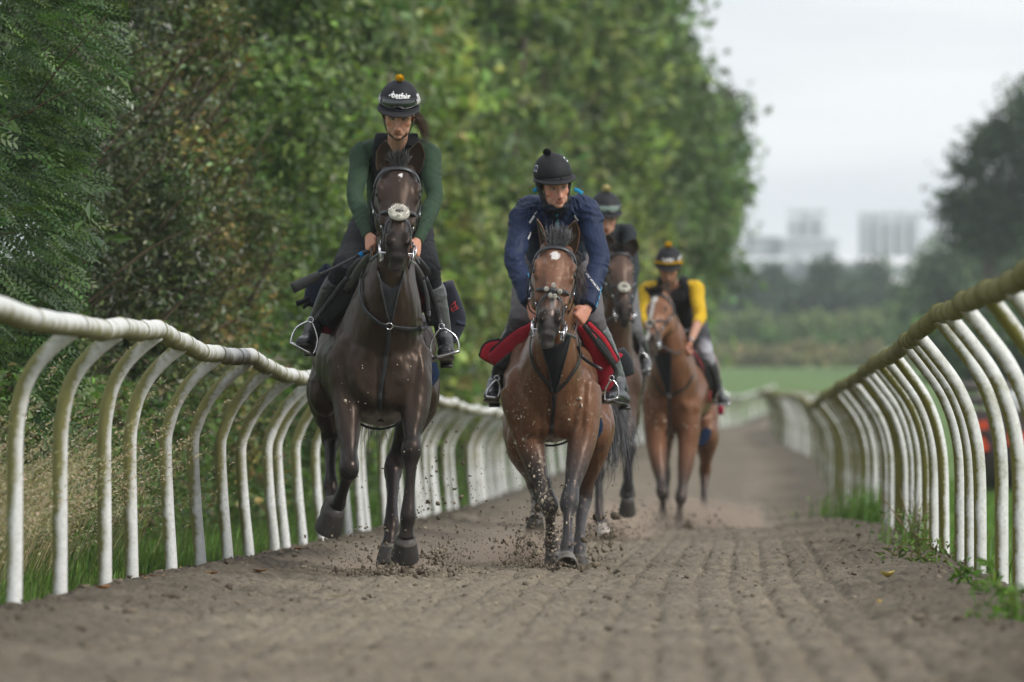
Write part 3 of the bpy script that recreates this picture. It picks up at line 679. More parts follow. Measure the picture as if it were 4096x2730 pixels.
def shed(label, x0, x1, yt, yr, Z, dep, mw, mr):
    a = P(x0*k_, yt*k_, Z); b = P(x1*k_, yt*k_, Z); rt = P(x0*k_, yr*k_, Z)[2]; g = float(gz(Z)); cx = (a[0]+b[0])/2
    ob = empty("factory_shed", (cx, Z, g), label, "shed", "sheds around the silos"); mb = MB(); e = a[2]
    mb.add(*box((cx, Z+dep/2, (g+e)/2), ((b[0]-a[0])/2, dep/2, (e-g)/2))); mb.build("wall", mw, ob, origin=(cx, Z, g), smooth=False)
    m2 = MB(); x0_, x1_ = a[0]-.4, b[0]+.4; y0, y1 = Z-.5, Z+dep+.5; ym = (y0+y1)/2
    V = np.array([[x0_, y0, e], [x1_, y0, e], [x1_, ym, rt], [x0_, ym, rt], [x0_, y1, e], [x1_, y1, e], [x0_, y0, e+.3], [x1_, y0, e+.3], [x1_, ym, rt+.3], [x0_, ym, rt+.3], [x0_, y1, e+.3], [x1_, y1, e+.3]])
    m2.add(V, [(6, 7, 8, 9), (9, 8, 11, 10), (0, 3, 2, 1), (3, 4, 5, 2), (0, 1, 7, 6), (4, 10, 11, 5), (0, 6, 9, 3), (3, 9, 10, 4), (1, 2, 8, 7), (2, 5, 11, 8)]); m2.build("roof", mr, ob, origin=(cx, Z, e), smooth=False)
    for i in range(4):
        mm = MB(); x = lerp(a[0], b[0], (i+.5)/4); mm.add(*box((x, Z-.06, g+(e-g)*.62), (.9, .06, .7))); mm.build("window", M_STEEL, ob, origin=(x, Z, g+(e-g)*.62), smooth=False)
shed("pale shed with bright roof left of the silos", 1715, 1815, 600, 585, 1300, 60, M_SHEDG, M_SHED)
shed("grey tall process building beside the left silos", 1730, 1790, 548, 540, 1350, 40, M_SHEDG, M_SHEDG)
shed("domed-looking grey hall in front of the left silos", 1800, 1925, 555, 540, 1330, 50, M_SHEDG, M_SHEDG)
shed("low white-roofed hall between the silo groups", 1860, 1965, 605, 588, 1290, 60, M_SHEDG, M_SHED)
shed("long white-roofed hall below the large silos", 2000, 2120, 610, 582, 1250, 70, M_SHEDG, M_SHED)
shed("pale gabled house among the trees under the white hall", 2055, 2090, 665, 640, 900, 12, M_SHEDG, M_SHED)

# ---------------- air
def haze():
    m, nt, out = nodemat("haze"); v = nt.nodes.new("ShaderNodeVolumePrincipled"); v.inputs['Color'].default_value = (.86, .92, 1, 1); v.inputs['Density'].default_value = .00026
    v.inputs['Anisotropy'].default_value = .2
    nt.links.new(v.outputs[0], out.inputs['Volume'])
    V, Fc, C = box((0, 975, 33), (1120, 1045, 36)); me = new_mesh("haze", V, Fc, False, m); link("haze", me, kind="stuff", label="thin pale summer haze over the fields")
haze()
# ------------------------------------------------------------------ undergrowth, grasses, weeds
def blades(n, xy, hmean, wid, cols, seed, lean=(.15, 0), curl=.35, hvar=.35, z0=None):
    rng = np.random.default_rng(seed); x, y = xy
    h = hmean*np.exp(hvar*rng.normal(size=n)); a = rng.uniform(0, 6.28, n)
    dx = np.cos(a)*curl*h*rng.uniform(.2, 1, n)+lean[0]*h; dy = np.sin(a)*curl*h*rng.uniform(.2, 1, n)+lean[1]*h
    b = np.stack([x, y, (gz(y)-.03 if z0 is None else z0)], -1); wv = np.stack([np.cos(a+1.57), np.sin(a+1.57), 0*a], -1)*wid*np.exp(.2*rng.normal(size=(n, 1)))
    m = b+np.stack([dx*.35, dy*.35, h*.6], -1); t = b+np.stack([dx, dy, h*(.98-.25*rng.random(n))], -1)
    v = np.stack([b-wv, b+wv, m+wv*.7, m-wv*.7, t], 1).reshape(-1, 3); k = np.arange(n)*5
    Fc = np.concatenate([np.stack([k, k+1, k+2], -1), np.stack([k, k+2, k+3], -1), np.stack([k+3, k+2, k+4], -1)])
    return v, Fc, np.repeat(palette(n, cols, rng, .2), 5, 0)
M_GRASS = mat_leaf("grass_blade", .3, .6, .25); M_STRAW = mat_leaf("straw", .25, .75, .2)
def grass_obj(name, label, parts, mat, parent=None):
    V = []; Fs = []; C = []; n = 0
    for v, f, c in parts: V.append(v); Fs.append(f+n); C.append(c); n += len(v)
    V = np.concatenate(V); 
    return link(name, new_mesh(name, V, np.concatenate(Fs), False, mat, np.concatenate(C)), parent, label=label, kind="stuff", origin=tuple(V.mean(0)))
r_ = np.random.default_rng(90)
def verge_xy(n, z0, z1, d0, d1, side='L', pw=1.0):
    z = z0+(z1-z0)*r_.random(n)**pw; d = d0+(d1-d0)*r_.random(n)
    return (XL(z)-d if side == 'L' else XR(z)+d), z
GRN = [(.07, .13, .025), (.09, .16, .03), (.11, .18, .04), (.06, .10, .025)]
grass_obj("verge_grass", "short green grass at the feet of the white posts", [
    blades(30000, verge_xy(30000, 13, 62, .08, 1.3), .11, .004, GRN, 1), blades(9000, verge_xy(9000, 60, 140, .15, 1.6), .2, .012, GRN, 2)], M_GRASS)
# long dry grass with feathery heads leaning over the verge
def dry_grass():
    n = 1350; rng = np.random.default_rng(5); z = np.concatenate([rng.normal(31.0, 2.2, n*4//5), rng.uniform(25, 40, n-n*4//5)]); x = XL(z)-.5-.8*rng.random(n)
    st = blades(n, (x, z), .60, .0022, [(.34, .28, .17), (.42, .35, .23), (.26, .22, .12), (.16, .18, .07)], 6, lean=(.75, -.1), curl=.55, hvar=.28)
    tips = st[0].reshape(n, 5, 3)[:, 4]; mid = st[0].reshape(n, 5, 3)[:, 2]; d = unit_rows(tips-mid)
    V = []; C = []
    for q in range(9):                                   # spikelets along the last part of each stem
        p = tips-d*(.018*q)+np.array([0, 0, -.012*.3*q]); sd = unit_rows(rng.normal(size=(n, 3))+d*1.2); L = .022
        w = unit_rows(np.cross(sd, rng.normal(size=(n, 3))))*.0035
        V.append(np.stack([p-w, p+w, p+sd*L], 1).reshape(-1, 3)); C.append(np.repeat(palette(n, [(.42, .35, .24), (.50, .42, .30), (.34, .28, .18)], rng, .15), 3, 0))
    V = np.concatenate(V); k = np.arange(len(V)//3)*3
    grass_obj("dry_grass", "tall dry straw-coloured grass with feathery heads behind the near posts", [st, (V, np.stack([k, k+1, k+2], -1), np.concatenate(C))], M_STRAW)
dry_grass()
def undergrowth():
    rng = np.random.default_rng(8); parts = []
    for z0, z1, n, s in ((28, 60, 34000, .06), (55, 100, 15000, .12), (95, 210, 9000, .3)):
        z = rng.uniform(z0, z1, n); x = XL(z)-rng.uniform(1.0, 2.2, n)*(1 if z1 < 150 else 1.3); zz = gz(z)+rng.random(n)**1.4*(1.1 if z1 < 100 else 1.8)
        p = np.stack([x, z, zz], -1); nr = unit_rows(rng.normal(size=(n, 3))+np.array([.4, -.3, .7])); c = palette(n, G_MID+[(.08, .13, .04), (.10, .16, .045), (.10, .085, .04)], rng, .3)
        cl = fbm(z*1.2, zz*2, 2, 6)[:, None]; parts.append(leaf_quads(p, nr, s*np.exp(.3*rng.normal(size=n)), c*(.6+.8*cl), rng, .6))
    grass_obj("undergrowth", "nettles, brambles and ivy filling the foot of the hedge", parts, M_LEAF)
undergrowth()
grass_obj("paddock_grass", "mown bright green grass beyond the right-hand rail", [blades(19000, verge_xy(19000, 12, 110, .1, 3.5, 'R'), .09, .008, [(.09, .17, .03), (.11, .20, .035), (.13, .22, .05)], 3)], M_GRASS)
# weeds in the sand below the right rail
def weed(label, px, py, w, h, n, cols, seed, stems=0, tuft=0):
    k = 1.0; Z = CAM_H*F/(py-HY); b = P(px, py, Z); rng = np.random.default_rng(seed); z0 = surf(b[0], b[1]); b[2] = z0
    ob = empty("weed", tuple(b), label, "weed", "weeds under the right rail")
    p = b+np.stack([rng.normal(size=n)*w*.4, rng.normal(size=n)*w*.4, h*rng.random(n)**1.3], -1); nr = unit_rows(rng.normal(size=(n, 3))+np.array([0, -.4, .8]))
    V, Fc, C = leaf_quads(p, nr, .045*np.exp(.3*rng.normal(size=n)), palette(n, cols, rng, .2), rng, .38)
    if tuft:
        v2, f2, c2 = blades(tuft, (b[0]+rng.normal(size=tuft)*w*.35, b[1]+rng.normal(size=tuft)*w*.3), h*.9, .004, cols, seed+1, z0=np.full(tuft, z0-.02)); Fc = np.concatenate([Fc, f2+len(V)]); V = np.concatenate([V, v2]); C = np.concatenate([C, c2])
    link("foliage", new_mesh("foliage", V, Fc, False, M_GRASS, C), ob, origin=tuple(b))
    if stems:
        mb = MB()
        for q in range(stems):
            d = np.array([rng.normal()*.35, rng.normal()*.2, 1.])*h*rng.uniform(.8, 1.7); mb.add(*loft([b+[rng.normal()*.03, 0, -.02], b+d*.5+[0, 0, .02], b+d], [.004, .003, .0015], m=5, sub=2, col=(.22, .16, .09)))
        mb.build("stem", M_STRAW, ob, origin=tuple(b))
WG = [(.10, .19, .035), (.13, .23, .05), (.08, .14, .03)]
weed("dense green grass clump where the right rail posts bunch together", 3490, 2110, .62, .30, 230, WG, 1, tuft=700)
weed("leafy weed with dry brown stalks against the mossy posts", 3660, 2225, .36, .24, 170, WG+[(.16, .2, .06)], 2, stems=14, tuft=90)
weed("low reddish-green weed in front of the dry stalks", 3680, 2310, .22, .11, 130, [(.10, .15, .04), (.14, .12, .05), (.12, .2, .05)], 3)
weed("small upright weed between two right posts", 3855, 2405, .07, .14, 40, WG, 4)
weed("pale weed at the foot of the nearest right post", 3960, 2445, .10, .16, 60, WG, 5)
weed("bright broad-leaved weed in the bottom right corner", 4030, 2560, .18, .14, 90, WG, 6, tuft=80)
weed("small sprig of weed halfway along the right rail", 3520, 1960, .2, .35, 60, WG, 7)
weed("far green tuft under the right rail", 3300, 1925, .5, .25, 100, WG, 8, tuft=200)
weed("tiny far weed where the right rail bends", 3170, 1790, .5, .3, 60, WG, 9, tuft=150)
# fallen leaves on the sand
M_DEADLEAF = mat_attr("dry_leaf", .7, .2, 60, .8, 1.15)
def fallen(label, px, py, L, col, ang, curl=.3):
    Z = CAM_H*F/(py-HY); b = P(px, py, Z); b[2] = surf(b[0], b[1])+.006; s = np.linspace(-1, 1, 7); V = []; C = []
    ca, sa = math.cos(ang), math.sin(ang)
    for t in s:
        for u in (-1, 0, 1):
            w = .3*L*(1-t*t)**.7*u*.5; x = t*L*.5; z = curl*L*(.5*t*t+.35*abs(u)*(1-t*t))
            V.append(b+np.array([x*ca-w*sa, x*sa+w*ca, z])); C.append(col)
    Fc = [(i*3+j, i*3+j+1, i*3+4+j, i*3+3+j) for i in range(6) for j in range(2)]
    link("fallen_leaf", new_mesh("fallen_leaf", V, Fc, True, M_DEADLEAF, np.array(C)), label=label, cat="leaf", group="leaves dropped on the sand", origin=tuple(b))
fallen("curled pale yellow leaf on open sand below the brown-black horse", 1352, 2418, .10, (.55, .44, .18), .1, .12)
fallen("yellow curled leaf on dark soil near the right weeds", 3550, 2375, .09, (.55, .44, .12), .6, .7)
fallen("small orange-yellow leaf standing in the foreground soil", 3515, 2480, .05, (.6, .42, .12), 1.2, .9)
fallen("pale green leaf lying flat in the right foreground", 3560, 2515, .09, (.40, .45, .24), .1, .1)
fallen("whitish leaf beside the corner weed", 3915, 2468, .09, (.5, .52, .40), .0, .2)
fallen("pinkish-brown leaf on the bank under the right posts", 3755, 2310, .08, (.48, .26, .16), .1, .2)
fallen("greenish leaf strip on the sand between the two leading horses", 1890, 2442, .08, (.38, .34, .12), .1, .1)
rr = random.Random(4)
for px, py, lb in [(590, 2378, "largest leaf of the rust-coloured leaf pile beside the fourth left post"), (608, 2394, "leaf at the near side of the rust-coloured leaf pile"), (572, 2384, "leaf at the left end of the rust-coloured leaf pile"), (556, 2352, "leaf behind the rust-coloured leaf pile, against the post foot"), (628, 2366, "leaf at the right end of the rust-coloured leaf pile"),
                   (850, 2372, "lone russet leaf on the sand to the right of the leaf pile"), (735, 2330, "russet leaf at the foot of the bank, midway along the near left posts"), (1040, 2350, "russet leaf farthest along the sand towards the dark horse"), (410, 2440, "reddish-brown leaf lying nearest the camera on the left soil bank"), (1205, 2257, "russet leaf on the soil below the dark horse's raised hooves")]:
    fallen(lb, px, py, .07+.03*rr.random(), (.34+.12*rr.random(), .15+.07*rr.random(), .06), rr.random()*3, .35)
# clods
def clods():
    rng = np.random.default_rng(12); mb_V = []; Fs = []; n0 = 0; C = []
    ico, icf, _ = ellipsoid((0, 0, 0), (1, 1, 1), m=6, n=5)
    tri = []
    for f in icf: tri += [(f[0], f[i], f[i+1]) for i in range(1, len(f)-1)]
    tri = np.array(tri); n = 7000
    z = 17+(70-17)*rng.random(n)**1.3; t = np.where(rng.random(n) < .7, rng.beta(.4, .4, n), rng.random(n)); x = lerp(XL(z)-.05, XR(z)+.05, t)
    s = (.004+.014*rng.random(n)**6+.003*rng.random(n))*np.where(np.minimum(t, 1-t) < .18, 1.25, .9); zz = gz(z)+track_h(x, z)
    V = np.stack([x, z, zz+s*.2], -1)[:, None, :]+ico[None]*s[:, None, None]*np.array([1.2, 1.2, .8])*rng.uniform(.6, 1.25, (n, len(ico), 1))
    Fc = (tri[None]+(np.arange(n)*len(ico))[:, None, None]).reshape(-1, 3)
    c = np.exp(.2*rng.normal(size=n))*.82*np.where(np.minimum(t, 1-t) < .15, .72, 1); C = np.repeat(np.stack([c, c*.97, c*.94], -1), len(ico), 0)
    link("soil_clods", new_mesh("soil_clods", V.reshape(-1, 3), Fc, True, bpy.data.materials["track_sand"], C), label="loose crumbs and clods of dark soil scattered over the track", kind="stuff")
clods()
# ------------------------------------------------------------------ horses
def mat_coat():
    m, nt, out = nodemat("horse_coat")
    n1 = noise(nt, 5, 4, .6); n2 = noise(nt, 160, 3, .6, stretch=(1, 1, .25))
    c = mixc(nt, 1.0, attrcol(nt), ramp(nt, n1, (.3, GREY(.82)), (.7, GREY(1.18))), 'MULTIPLY')
    c = mixc(nt, 1.0, c, ramp(nt, n2, (.25, GREY(.75)), (.7, GREY(1.2))), 'MULTIPLY')
    rg = ramp(nt, n1, (.3, GREY(.29)), (.7, GREY(.43)))
    b = bsdf(nt, out, c, rg, .42, bump=n2, bstr=.18, bdist=.003); b.inputs['Specular Tint'].default_value = (.62, .47, .38, 1); return m
M_COAT = mat_coat()
M_HOOF = mat_attr("hoof_horn", .5, .35, 30, .7, 1.2, 60, .3, .003)
M_HAIR = mat_attr("horse_hair", .42, .5, 60, .8, 1.2)
M_LEATHER = mat_attr("leather", .42, .5, 50, .8, 1.2, 120, .25, .002)
M_STEELB = mat_attr("polished_steel", .22, .6, 40, .9, 1.1, metal=1)
M_FLEECE = mat_attr("sheepskin", .95, .1, 120, .96, 1.08, 220, 1.0, .01)
M_CLOTH = mat_attr("woven_cloth", .85, .2, 14, .85, 1.12, 300, .35, .002, sheen=.03)
def mat_eye():
    m, nt, out = nodemat("horse_eye"); bsdf(nt, out, (.010, .007, .005), .22, .4); return m
M_EYE = mat_eye()

HEAD_T = [  # t along poll->muzzle, half width, dorsal, ventral   (metres for a 0.60 m head)
    (-.04, .045, -.005, .12), (.02, .074, .03, .15), (.10, .090, .045, .19), (.20, .100, .05, .225), (.31, .101, .048, .25), (.41, .091, .045, .25),
    (.51, .074, .043, .205), (.61, .060, .040, .150), (.72, .053, .036, .118), (.82, .055, .034, .105), (.90, .053, .022, .096), (.955, .045, .006, .086), (1.0, .028, -.014, .070)]
def head_frame(h):
    poll, muz = h['poll'], h['muz']; w = muz-poll; L = np.linalg.norm(w); w = w/L; r = unit(h['right']-np.dot(h['right'], w)*w); n = np.cross(w, r)
    if n[1] > 0: n = -n                      # dorsal face looks towards the camera
    return poll, w, r, n, L, L/.60*h.get('wide', 1.0)
def hp(h, t, u, v):
    p, w, r, n, L, s = head_frame(h); return p+w*L*t+r*u*s+n*v*s
def head_sec(t):
    A = np.array(HEAD_T); return [np.interp(t, A[:, 0], A[:, k]) for k in (1, 2, 3)]
def head_surf(h, t, ang, lift=.004):
    """point + normal on the head section at angle ang (0 = front of the face, +90 image right side)"""
    a, d, v = head_sec(t); th = math.radians(ang); mid = (d-v)/2; hd = (d+v)/2; e = 2/2.5
    x = math.copysign(abs(math.sin(th))**e, math.sin(th)); y = math.copysign(abs(math.cos(th))**e, math.cos(th))
    p0, w, r, n, L, s = head_frame(h); nr = unit(r*math.sin(th)/a+n*math.cos(th)/hd)
    return hp(h, t, a*x, mid+hd*y)+nr*lift, nr

def build_hoof(c, g, r=.066, toe=None, dark=.10, pale=.20):
    """c coronet centre, g centre of the sole"""
    c = np.asarray(c); g = np.asarray(g); ax = unit(g-c); Lh = max(.085, np.linalg.norm(g-c)*1.0)
    toe = unit(np.array([0, -1, 0])-np.dot(np.array([0, -1, 0]), ax)*ax) if toe is None else unit(toe-np.dot(toe, ax)*ax); sd = np.cross(ax, toe)
    mb = MB(); m = 22; th = np.linspace(0, 2*np.pi, m, endpoint=False); rings = []
    prof = [(-.16, .62, 0, .03), (.0, .74, .0, pale*.8), (.06, .765, .02, pale), (.13, .765, .03, dark), (.5, .89, .09, dark*.85), (.78, .97, .14, dark*.85), (.92, .985, .17, dark*.9), (.95, .985, .18, dark*1.3), (1.0, .95, .18, dark*1.2), (1.0, .80, .16, .05), (.93, .72, .16, .025), (.95, .10, .1, .03)]
    V = []; C = []
    for t, k, f, col in prof:
        for q in th:
            ct, st = math.cos(q), math.sin(q); back = 1.0 if ct > 0 else .86
            V.append(c+ax*Lh*t+toe*(f*r+k*r*ct*back*1.02)+sd*k*r*st); C.append((col, col*.9, col*.78))
    n = len(prof); Fc = [(i*m+j, i*m+(j+1) % m, (i+1)*m+(j+1) % m, (i+1)*m+j) for i in range(n-1) for j in range(m)]+[tuple(range(m-1, -1, -1)), tuple(range((n-1)*m, n*m))]
    mb.add(V, Fc, np.array(C)); return mb

def interp_chain(keys, fr):
    """keys: list of 3-vectors; fr: list of float positions along the key index"""
    K = np.array(keys); i = np.arange(len(K)); return np.stack([np.interp(fr, i, K[:, k]) for k in range(3)], -1)

FORE_FR = [0, .55, 1.0, 1.45, 1.78, 1.95, 2.07, 2.22, 2.5, 2.82, 3.0, 3.5, 4.0]
FORE_RX = [.105, .10, .080, .062, .042, .052, .050, .033, .027, .032, .041, .034, .046]
FORE_RY = [.13, .13, .100, .075, .050, .056, .054, .040, .034, .038, .046, .036, .046]
HIND_FR = [0, .5, 1.0, 1.4, 1.75, 1.93, 2.05, 2.22, 2.55, 2.85, 3.0, 3.5, 4.0]
HIND_RX = [.15, .135, .115, .083, .050, .052, .050, .037, .030, .034, .042, .035, .046]
HIND_RY = [.20, .20, .15, .10, .065, .070, .064, .046, .037, .040, .046, .036, .046]

def make_horse(sp):
    Z0 = sp['Z0']; q = lambda t: P(t[0], t[1], Z0+t[2]); body = np.array(sp['body']); pts = np.array(sp['points']); k = sp.get('k', 1.0)
    face = np.array(sp.get('face', sp['body'])); muzc = np.array(sp.get('muzzle', sp['points'])); belly = np.array(sp.get('belly', sp['body']))
    mb = MB()
    T = [(P(cx, cy, Z0+o), rx*k, rz*k) for o, cx, cy, rx, rz in sp['torso']]
    TV, TF, TC = loft([t[0] for t in T], [t[1] for t in T], [t[2] for t in T], hint=(1, 0, 0), m=28, sub=4, power=2.15, col=body)
    ty = np.array([t[0][1] for t in T]); tcx = np.interp(TV[:, 1], ty, [t[0][0] for t in T]); tcz = np.interp(TV[:, 1], ty, [t[0][2] for t in T]); trz = np.interp(TV[:, 1], ty, [t[2] for t in T])
    zf = np.clip((TV[:, 2]-tcz)/trz, 0, 1); kk = lerp(.55, .18, sstep(.6, 1.35, TV[:, 1]-Z0)); TV[:, 0] = tcx+(TV[:, 0]-tcx)*(1-kk*zf**1.1)     # ribs slope up to narrow withers
    mb.add(TV, TF, TC)
    N = sp['neck']; mb.add(*loft([q(n) for n in N], [n[3] for n in N], [n[4] for n in N], hint=(1, 0, 0), m=22, sub=4, power=2.1, col=body))
    # head
    h = dict(poll=q(sp['poll']), muz=q(sp['muz']), right=np.array(sp['right'], float), wide=sp.get('wide', 1.0)); p0, w, r, n, L, s = head_frame(h)
    hc = [lerp(face, muzc, float(sstep(.66, .9, t))) for t, *_ in HEAD_T]
    mb.add(*loft([hp(h, t, 0, (d-v)/2) for t, a, d, v in HEAD_T], [a*s for t, a, d, v in HEAD_T], [(d+v)/2*s for t, a, d, v in HEAD_T], hint=r, m=26, sub=3, power=2.5, col=np.array(hc), axis=w))
    R3 = np.array([r, n, w])
    for sg in (-1, 1):
        mb.add(*ellipsoid(hp(h, .265, sg*.083, .006), np.array([.021, .030, .046])*s, R3, col=face))          # brow over the eye
        mb.add(*ellipsoid(hp(h, .352, sg*.086, -.002), np.array([.014, .022, .022])*s, R3, col=face))         # lower lid
        mb.add(*ellipsoid(hp(h, .44, sg*.074, -.03), np.array([.014, .018, .10])*s, R3, col=face))            # facial crest
        mb.add(*ellipsoid(hp(h, .36, sg*.066, -.135), np.array([.032, .085, .085])*s, R3, col=face))          # cheek
        mb.add(*ellipsoid(hp(h, .838, sg*.036, .012), np.array([.027, .032, .044])*s, R3, col=muzc))          # nostril
        mb.add(*ellipsoid(hp(h, .05, sg*.052, -.01), np.array([.030, .035, .04])*s, R3, col=face))               # ear root
    mb.add(*ellipsoid(hp(h, .985, 0, -.085), np.array([.038, .03, .034])*s, R3, col=muzc))                     # lower lip and chin
    # chest muscles
    Xc, Yc = T[1][0][0], T[1][0][1]; zc = T[1][0][2]
    for sg in (-1, 1):
        mb.add(*ellipsoid((Xc+sg*.095*k, Yc+.035, zc-.05*k), (.095*k, .10, .17*k), col=body))
        mb.add(*ellipsoid((Xc+sg*.17*k, Yc+.10, zc+.04*k), (.075*k, .11, .15*k), col=body))
        mb.add(*ellipsoid((T[3][0][0]+sg*.155*k, T[3][0][1]-.04, T[3][0][2]-.06), (.085*k, .15, .25*k), col=body))
    # legs
    hooves = []
    for lg in sp['legs']:
        K = [q(x) for x in lg['k']]; fore = lg['t'] == 'F'
        fr, RX, RY = (FORE_FR, FORE_RX, FORE_RY) if fore else (HIND_FR, HIND_RX, HIND_RY)
        pp = interp_chain(K[:5], fr); pp2 = pp.copy(); pp2[1:-1] = .15*pp[:-2]+.7*pp[1:-1]+.15*pp[2:]; lk = lg.get('s', 1.0)
        bl = lg.get('bl', 1.75)
        cols = np.array([lerp(body, pts, float(sstep(bl-.55, bl+.1, f))) for f in fr])
        for i, f in enumerate(fr):
            if 'sock' in lg and f > lg['sock']: cols[i] = (.42, .40, .37)
        if lg.get('dirty'):
            cols = [lerp(c, np.array((.12, .10, .08)), .25*float(f > 1.6)) for c, f in zip(cols, fr)]; cols = np.array(cols)
        mb.add(*loft(pp2, np.array(RX)*lk*k, np.array(RY)*lk*k, hint=(1, 0, 0), m=18, sub=3, power=2.1, col=cols))
        kn = K[2]; cc = cols[5]
        if fore: mb.add(*ellipsoid(kn+[0, -.012, .0], (.050*lk, .046*lk, .062*lk), col=cc))
        else:
            mb.add(*ellipsoid(kn+[0, .055, .035], (.028, .045, .06), col=cc)); mb.add(*ellipsoid(K[1]+[0, -.06, 0], (.085, .08, .12), col=body))
        mb.add(*ellipsoid(K[3]+[0, .03, .0], (.034, .035, .042), col=cols[9]))
        hooves.append((K[4], K[5], lg.get('hc', .06), lg.get('hp', .11), lg.get('hr', .061)))
    if sp.get('tailroot') is None: pass
    v, f, c, nr = remesh(mb, sp.get('vox', .0095), 9, .5)
    # ---- carve and mark
    def loc(pts_): d = pts_-p0; return d@w/L, d@r/s, d@n/s
    t_, u_, v_ = loc(v); hd = (t_ > -.02) & (t_ < 1.06) & (np.abs(u_) < .14) & (v_ < .12) & (v_ > -.30)
    def dent(t0, u0, v0, rt, ru, rv, amt, col=None, cm=1.0):
        d = ((t_-t0)*L/s/rt)**2+((u_-u0)/ru)**2+((v_-v0)/rv)**2; k_ = np.exp(-d*1.2)*hd
        v[:] = v-nr*(amt*s*k_)[:, None]
        if col is not None:
            cw = np.clip(k_*cm, 0, 1)[:, None]; c[:] = c*(1-cw)+np.array(col)*cw
    fd = face*.35
    for sg in (-1, 1):
        dent(.165, sg*.066, .045, .045, .022, .05, .010)                                   # hollow above the eye
        dent(.315, sg*.098, -.005, .030, .03, .026, .010, fd, 1.0)                         # eye socket
        dent(.850, sg*.036, .042, .034, .0205, .060, .0085, (.004, .0035, .0035), 3.4)          # nostril
        dent(.60, sg*.055, .015, .10, .022, .03, .008)
        dent(.47, sg*.064, .035, .07, .02, .03, .006)
        dent(.95, sg*.05, -.055, .012, .05, .05, .006, muzc*.4, .8)                        # mouth line
    dent(.955, 0, -.03, .012, .08, .06, .006, muzc*.4, .8)
    dent(.30, 0, .06, .09, .012, .05, -.003)
    for mk in sp.get('marks', []):
        t0, u0, rt, ru, col, tilt = mk; uu = u_-u0-(t_-t0)*tilt; nzz = .35*(vnoise(t_*60, u_*160, 5)-.5)*2
        d = ((t_-t0)/rt)**2+(uu/ru)**2+nzz; cw = (sstep(1.1, .75, d)*hd*(v_ > -.02))[:, None]; c[:] = c*(1-cw)+np.array(col)*cw
    # ---- slack skin: veins and folds on chest and neck, dark crease between the pectorals
    dx = (v[:, 0]-Xc); cz = (v[:, 2]-zc); fr_ = (v[:, 1] < Yc+.25) & (np.abs(dx) < .3) & (cz < .32) & (cz > -.42)
    g = np.exp(-(dx/.016)**2)*fr_*sstep(.3, .12, cz); v[:] = v-nr*(.014*g)[:, None]
    for sg in (-1, 1):
        g = np.exp(-((dx-sg*(.175+.10*(cz+.1)))/.018)**2)*fr_*sstep(-.30, -.1, cz)*sstep(.22, .0, cz); v[:] = v-nr*(.010*g)[:, None]
    nz1 = fbm(v[:, 0]*11+v[:, 1]*4, v[:, 2]*6+v[:, 1]*3, 3, 14)-.5; nz2 = fbm(v[:, 0]*55, v[:, 2]*10+v[:, 1]*9, 2, 15)-.5
    v[:] = v+nr*((.024*nz1*sstep(.6, .85, v[:, 2])+.005*nz2)*np.where(hd, .35, 1))[:, None]
    if sp.get('splash'):
        rng = np.random.default_rng(sp['splash'])
        spot = vnoise(v[:, 0]*75, v[:, 2]*75, 91); low = sstep(.9, .35, v[:, 2])*(v[:, 0] < Xc+.02)
        cw = (np.clip((spot-.80)*9, 0, 1)*(.25+.75*low))[:, None]*.8; c[:] = c*(1-cw)+np.array((.36, .31, .25))*cw
    base = P(sp['torso'][4][1], HY, Z0+.8); base[2] = float(gz(base[1]))
    # ---- ears join the body mesh
    parts = [(v, f, c)]
    for er in sp['ears']:
        b0 = hp(h, .055, er['u'], -.005); tip = q(er['tip']); ax = tip-b0; Le = np.linalg.norm(ax); ax = ax/Le
        op = unit(np.array(er['open'], float)-np.dot(er['open'], ax)*ax); sd = np.cross(ax, op); V = []; C = []; W = er.get('w', .038)*1.22; ns, nf = 12, 11
        for layer in (0, 1):
            for i in range(ns):
                t = i/(ns-1); ww = W*(.62+1.45*t-2.1*t*t+.15*t**3)*1.05 if t < .5 else W*max(.03, 1.0*(1-((t-.42)/.58)**2.0))
                for j in range(nf):
                    p_ = -1+2*j/(nf-1); cup = .85*(1-.55*t); an = p_*1.65*cup+0
                    x = math.sin(an)/max(.25, math.sin(min(1.57, 1.65*cup)))*ww; d_ = -math.cos(an)*ww*.8*cup
                    V.append(b0+ax*Le*t+sd*x+op*(d_-(.004 if layer == 0 else 0))); C.append(np.array(sp.get('earc', body*.9)) if layer == 0 else np.array(sp.get('earin', body*.35))*1.0 if abs(p_) < .82 else np.array(sp.get('earrim', body*1.7)))
        Fe = []; M_ = ns*nf
        for i in range(ns-1):
            for j in range(nf-1):
                a = i*nf+j; Fe.append((a, a+1, a+nf+1, a+nf)); Fe.append((M_+a, M_+a+nf, M_+a+nf+1, M_+a+1))
        edge = [(i*nf) for i in range(ns)]+[(ns-1)*nf+j for j in range(1, nf)]+[i*nf+nf-1 for i in range(ns-2, -1, -1)]
        for a, b in zip(edge[:-1], edge[1:]): Fe.append((a, b, b+M_, a+M_))
        parts.append((np.array(V), Fe, np.array(C)))
    V, Fc, C = join(parts)
    ob = link("racehorse", new_mesh("racehorse", V, Fc, True, M_COAT, C), label=sp['label'], cat="horse", group="racehorses cantering up the gallop", origin=tuple(base))
    for cN, gN, hc_, hpale, hr in hooves: build_hoof(cN, gN, hr, None, hc_, hpale).build("hoof", M_HOOF, ob, origin=tuple(cN))
    for sg in (-1, 1):
        e = hp(h, .312, sg*.083, -.004); m2 = MB(); m2.add(*ellipsoid(e, np.array([.0195]*3)*s, m=14, n=10)); m2.build("eye", M_EYE, ob, origin=tuple(e))
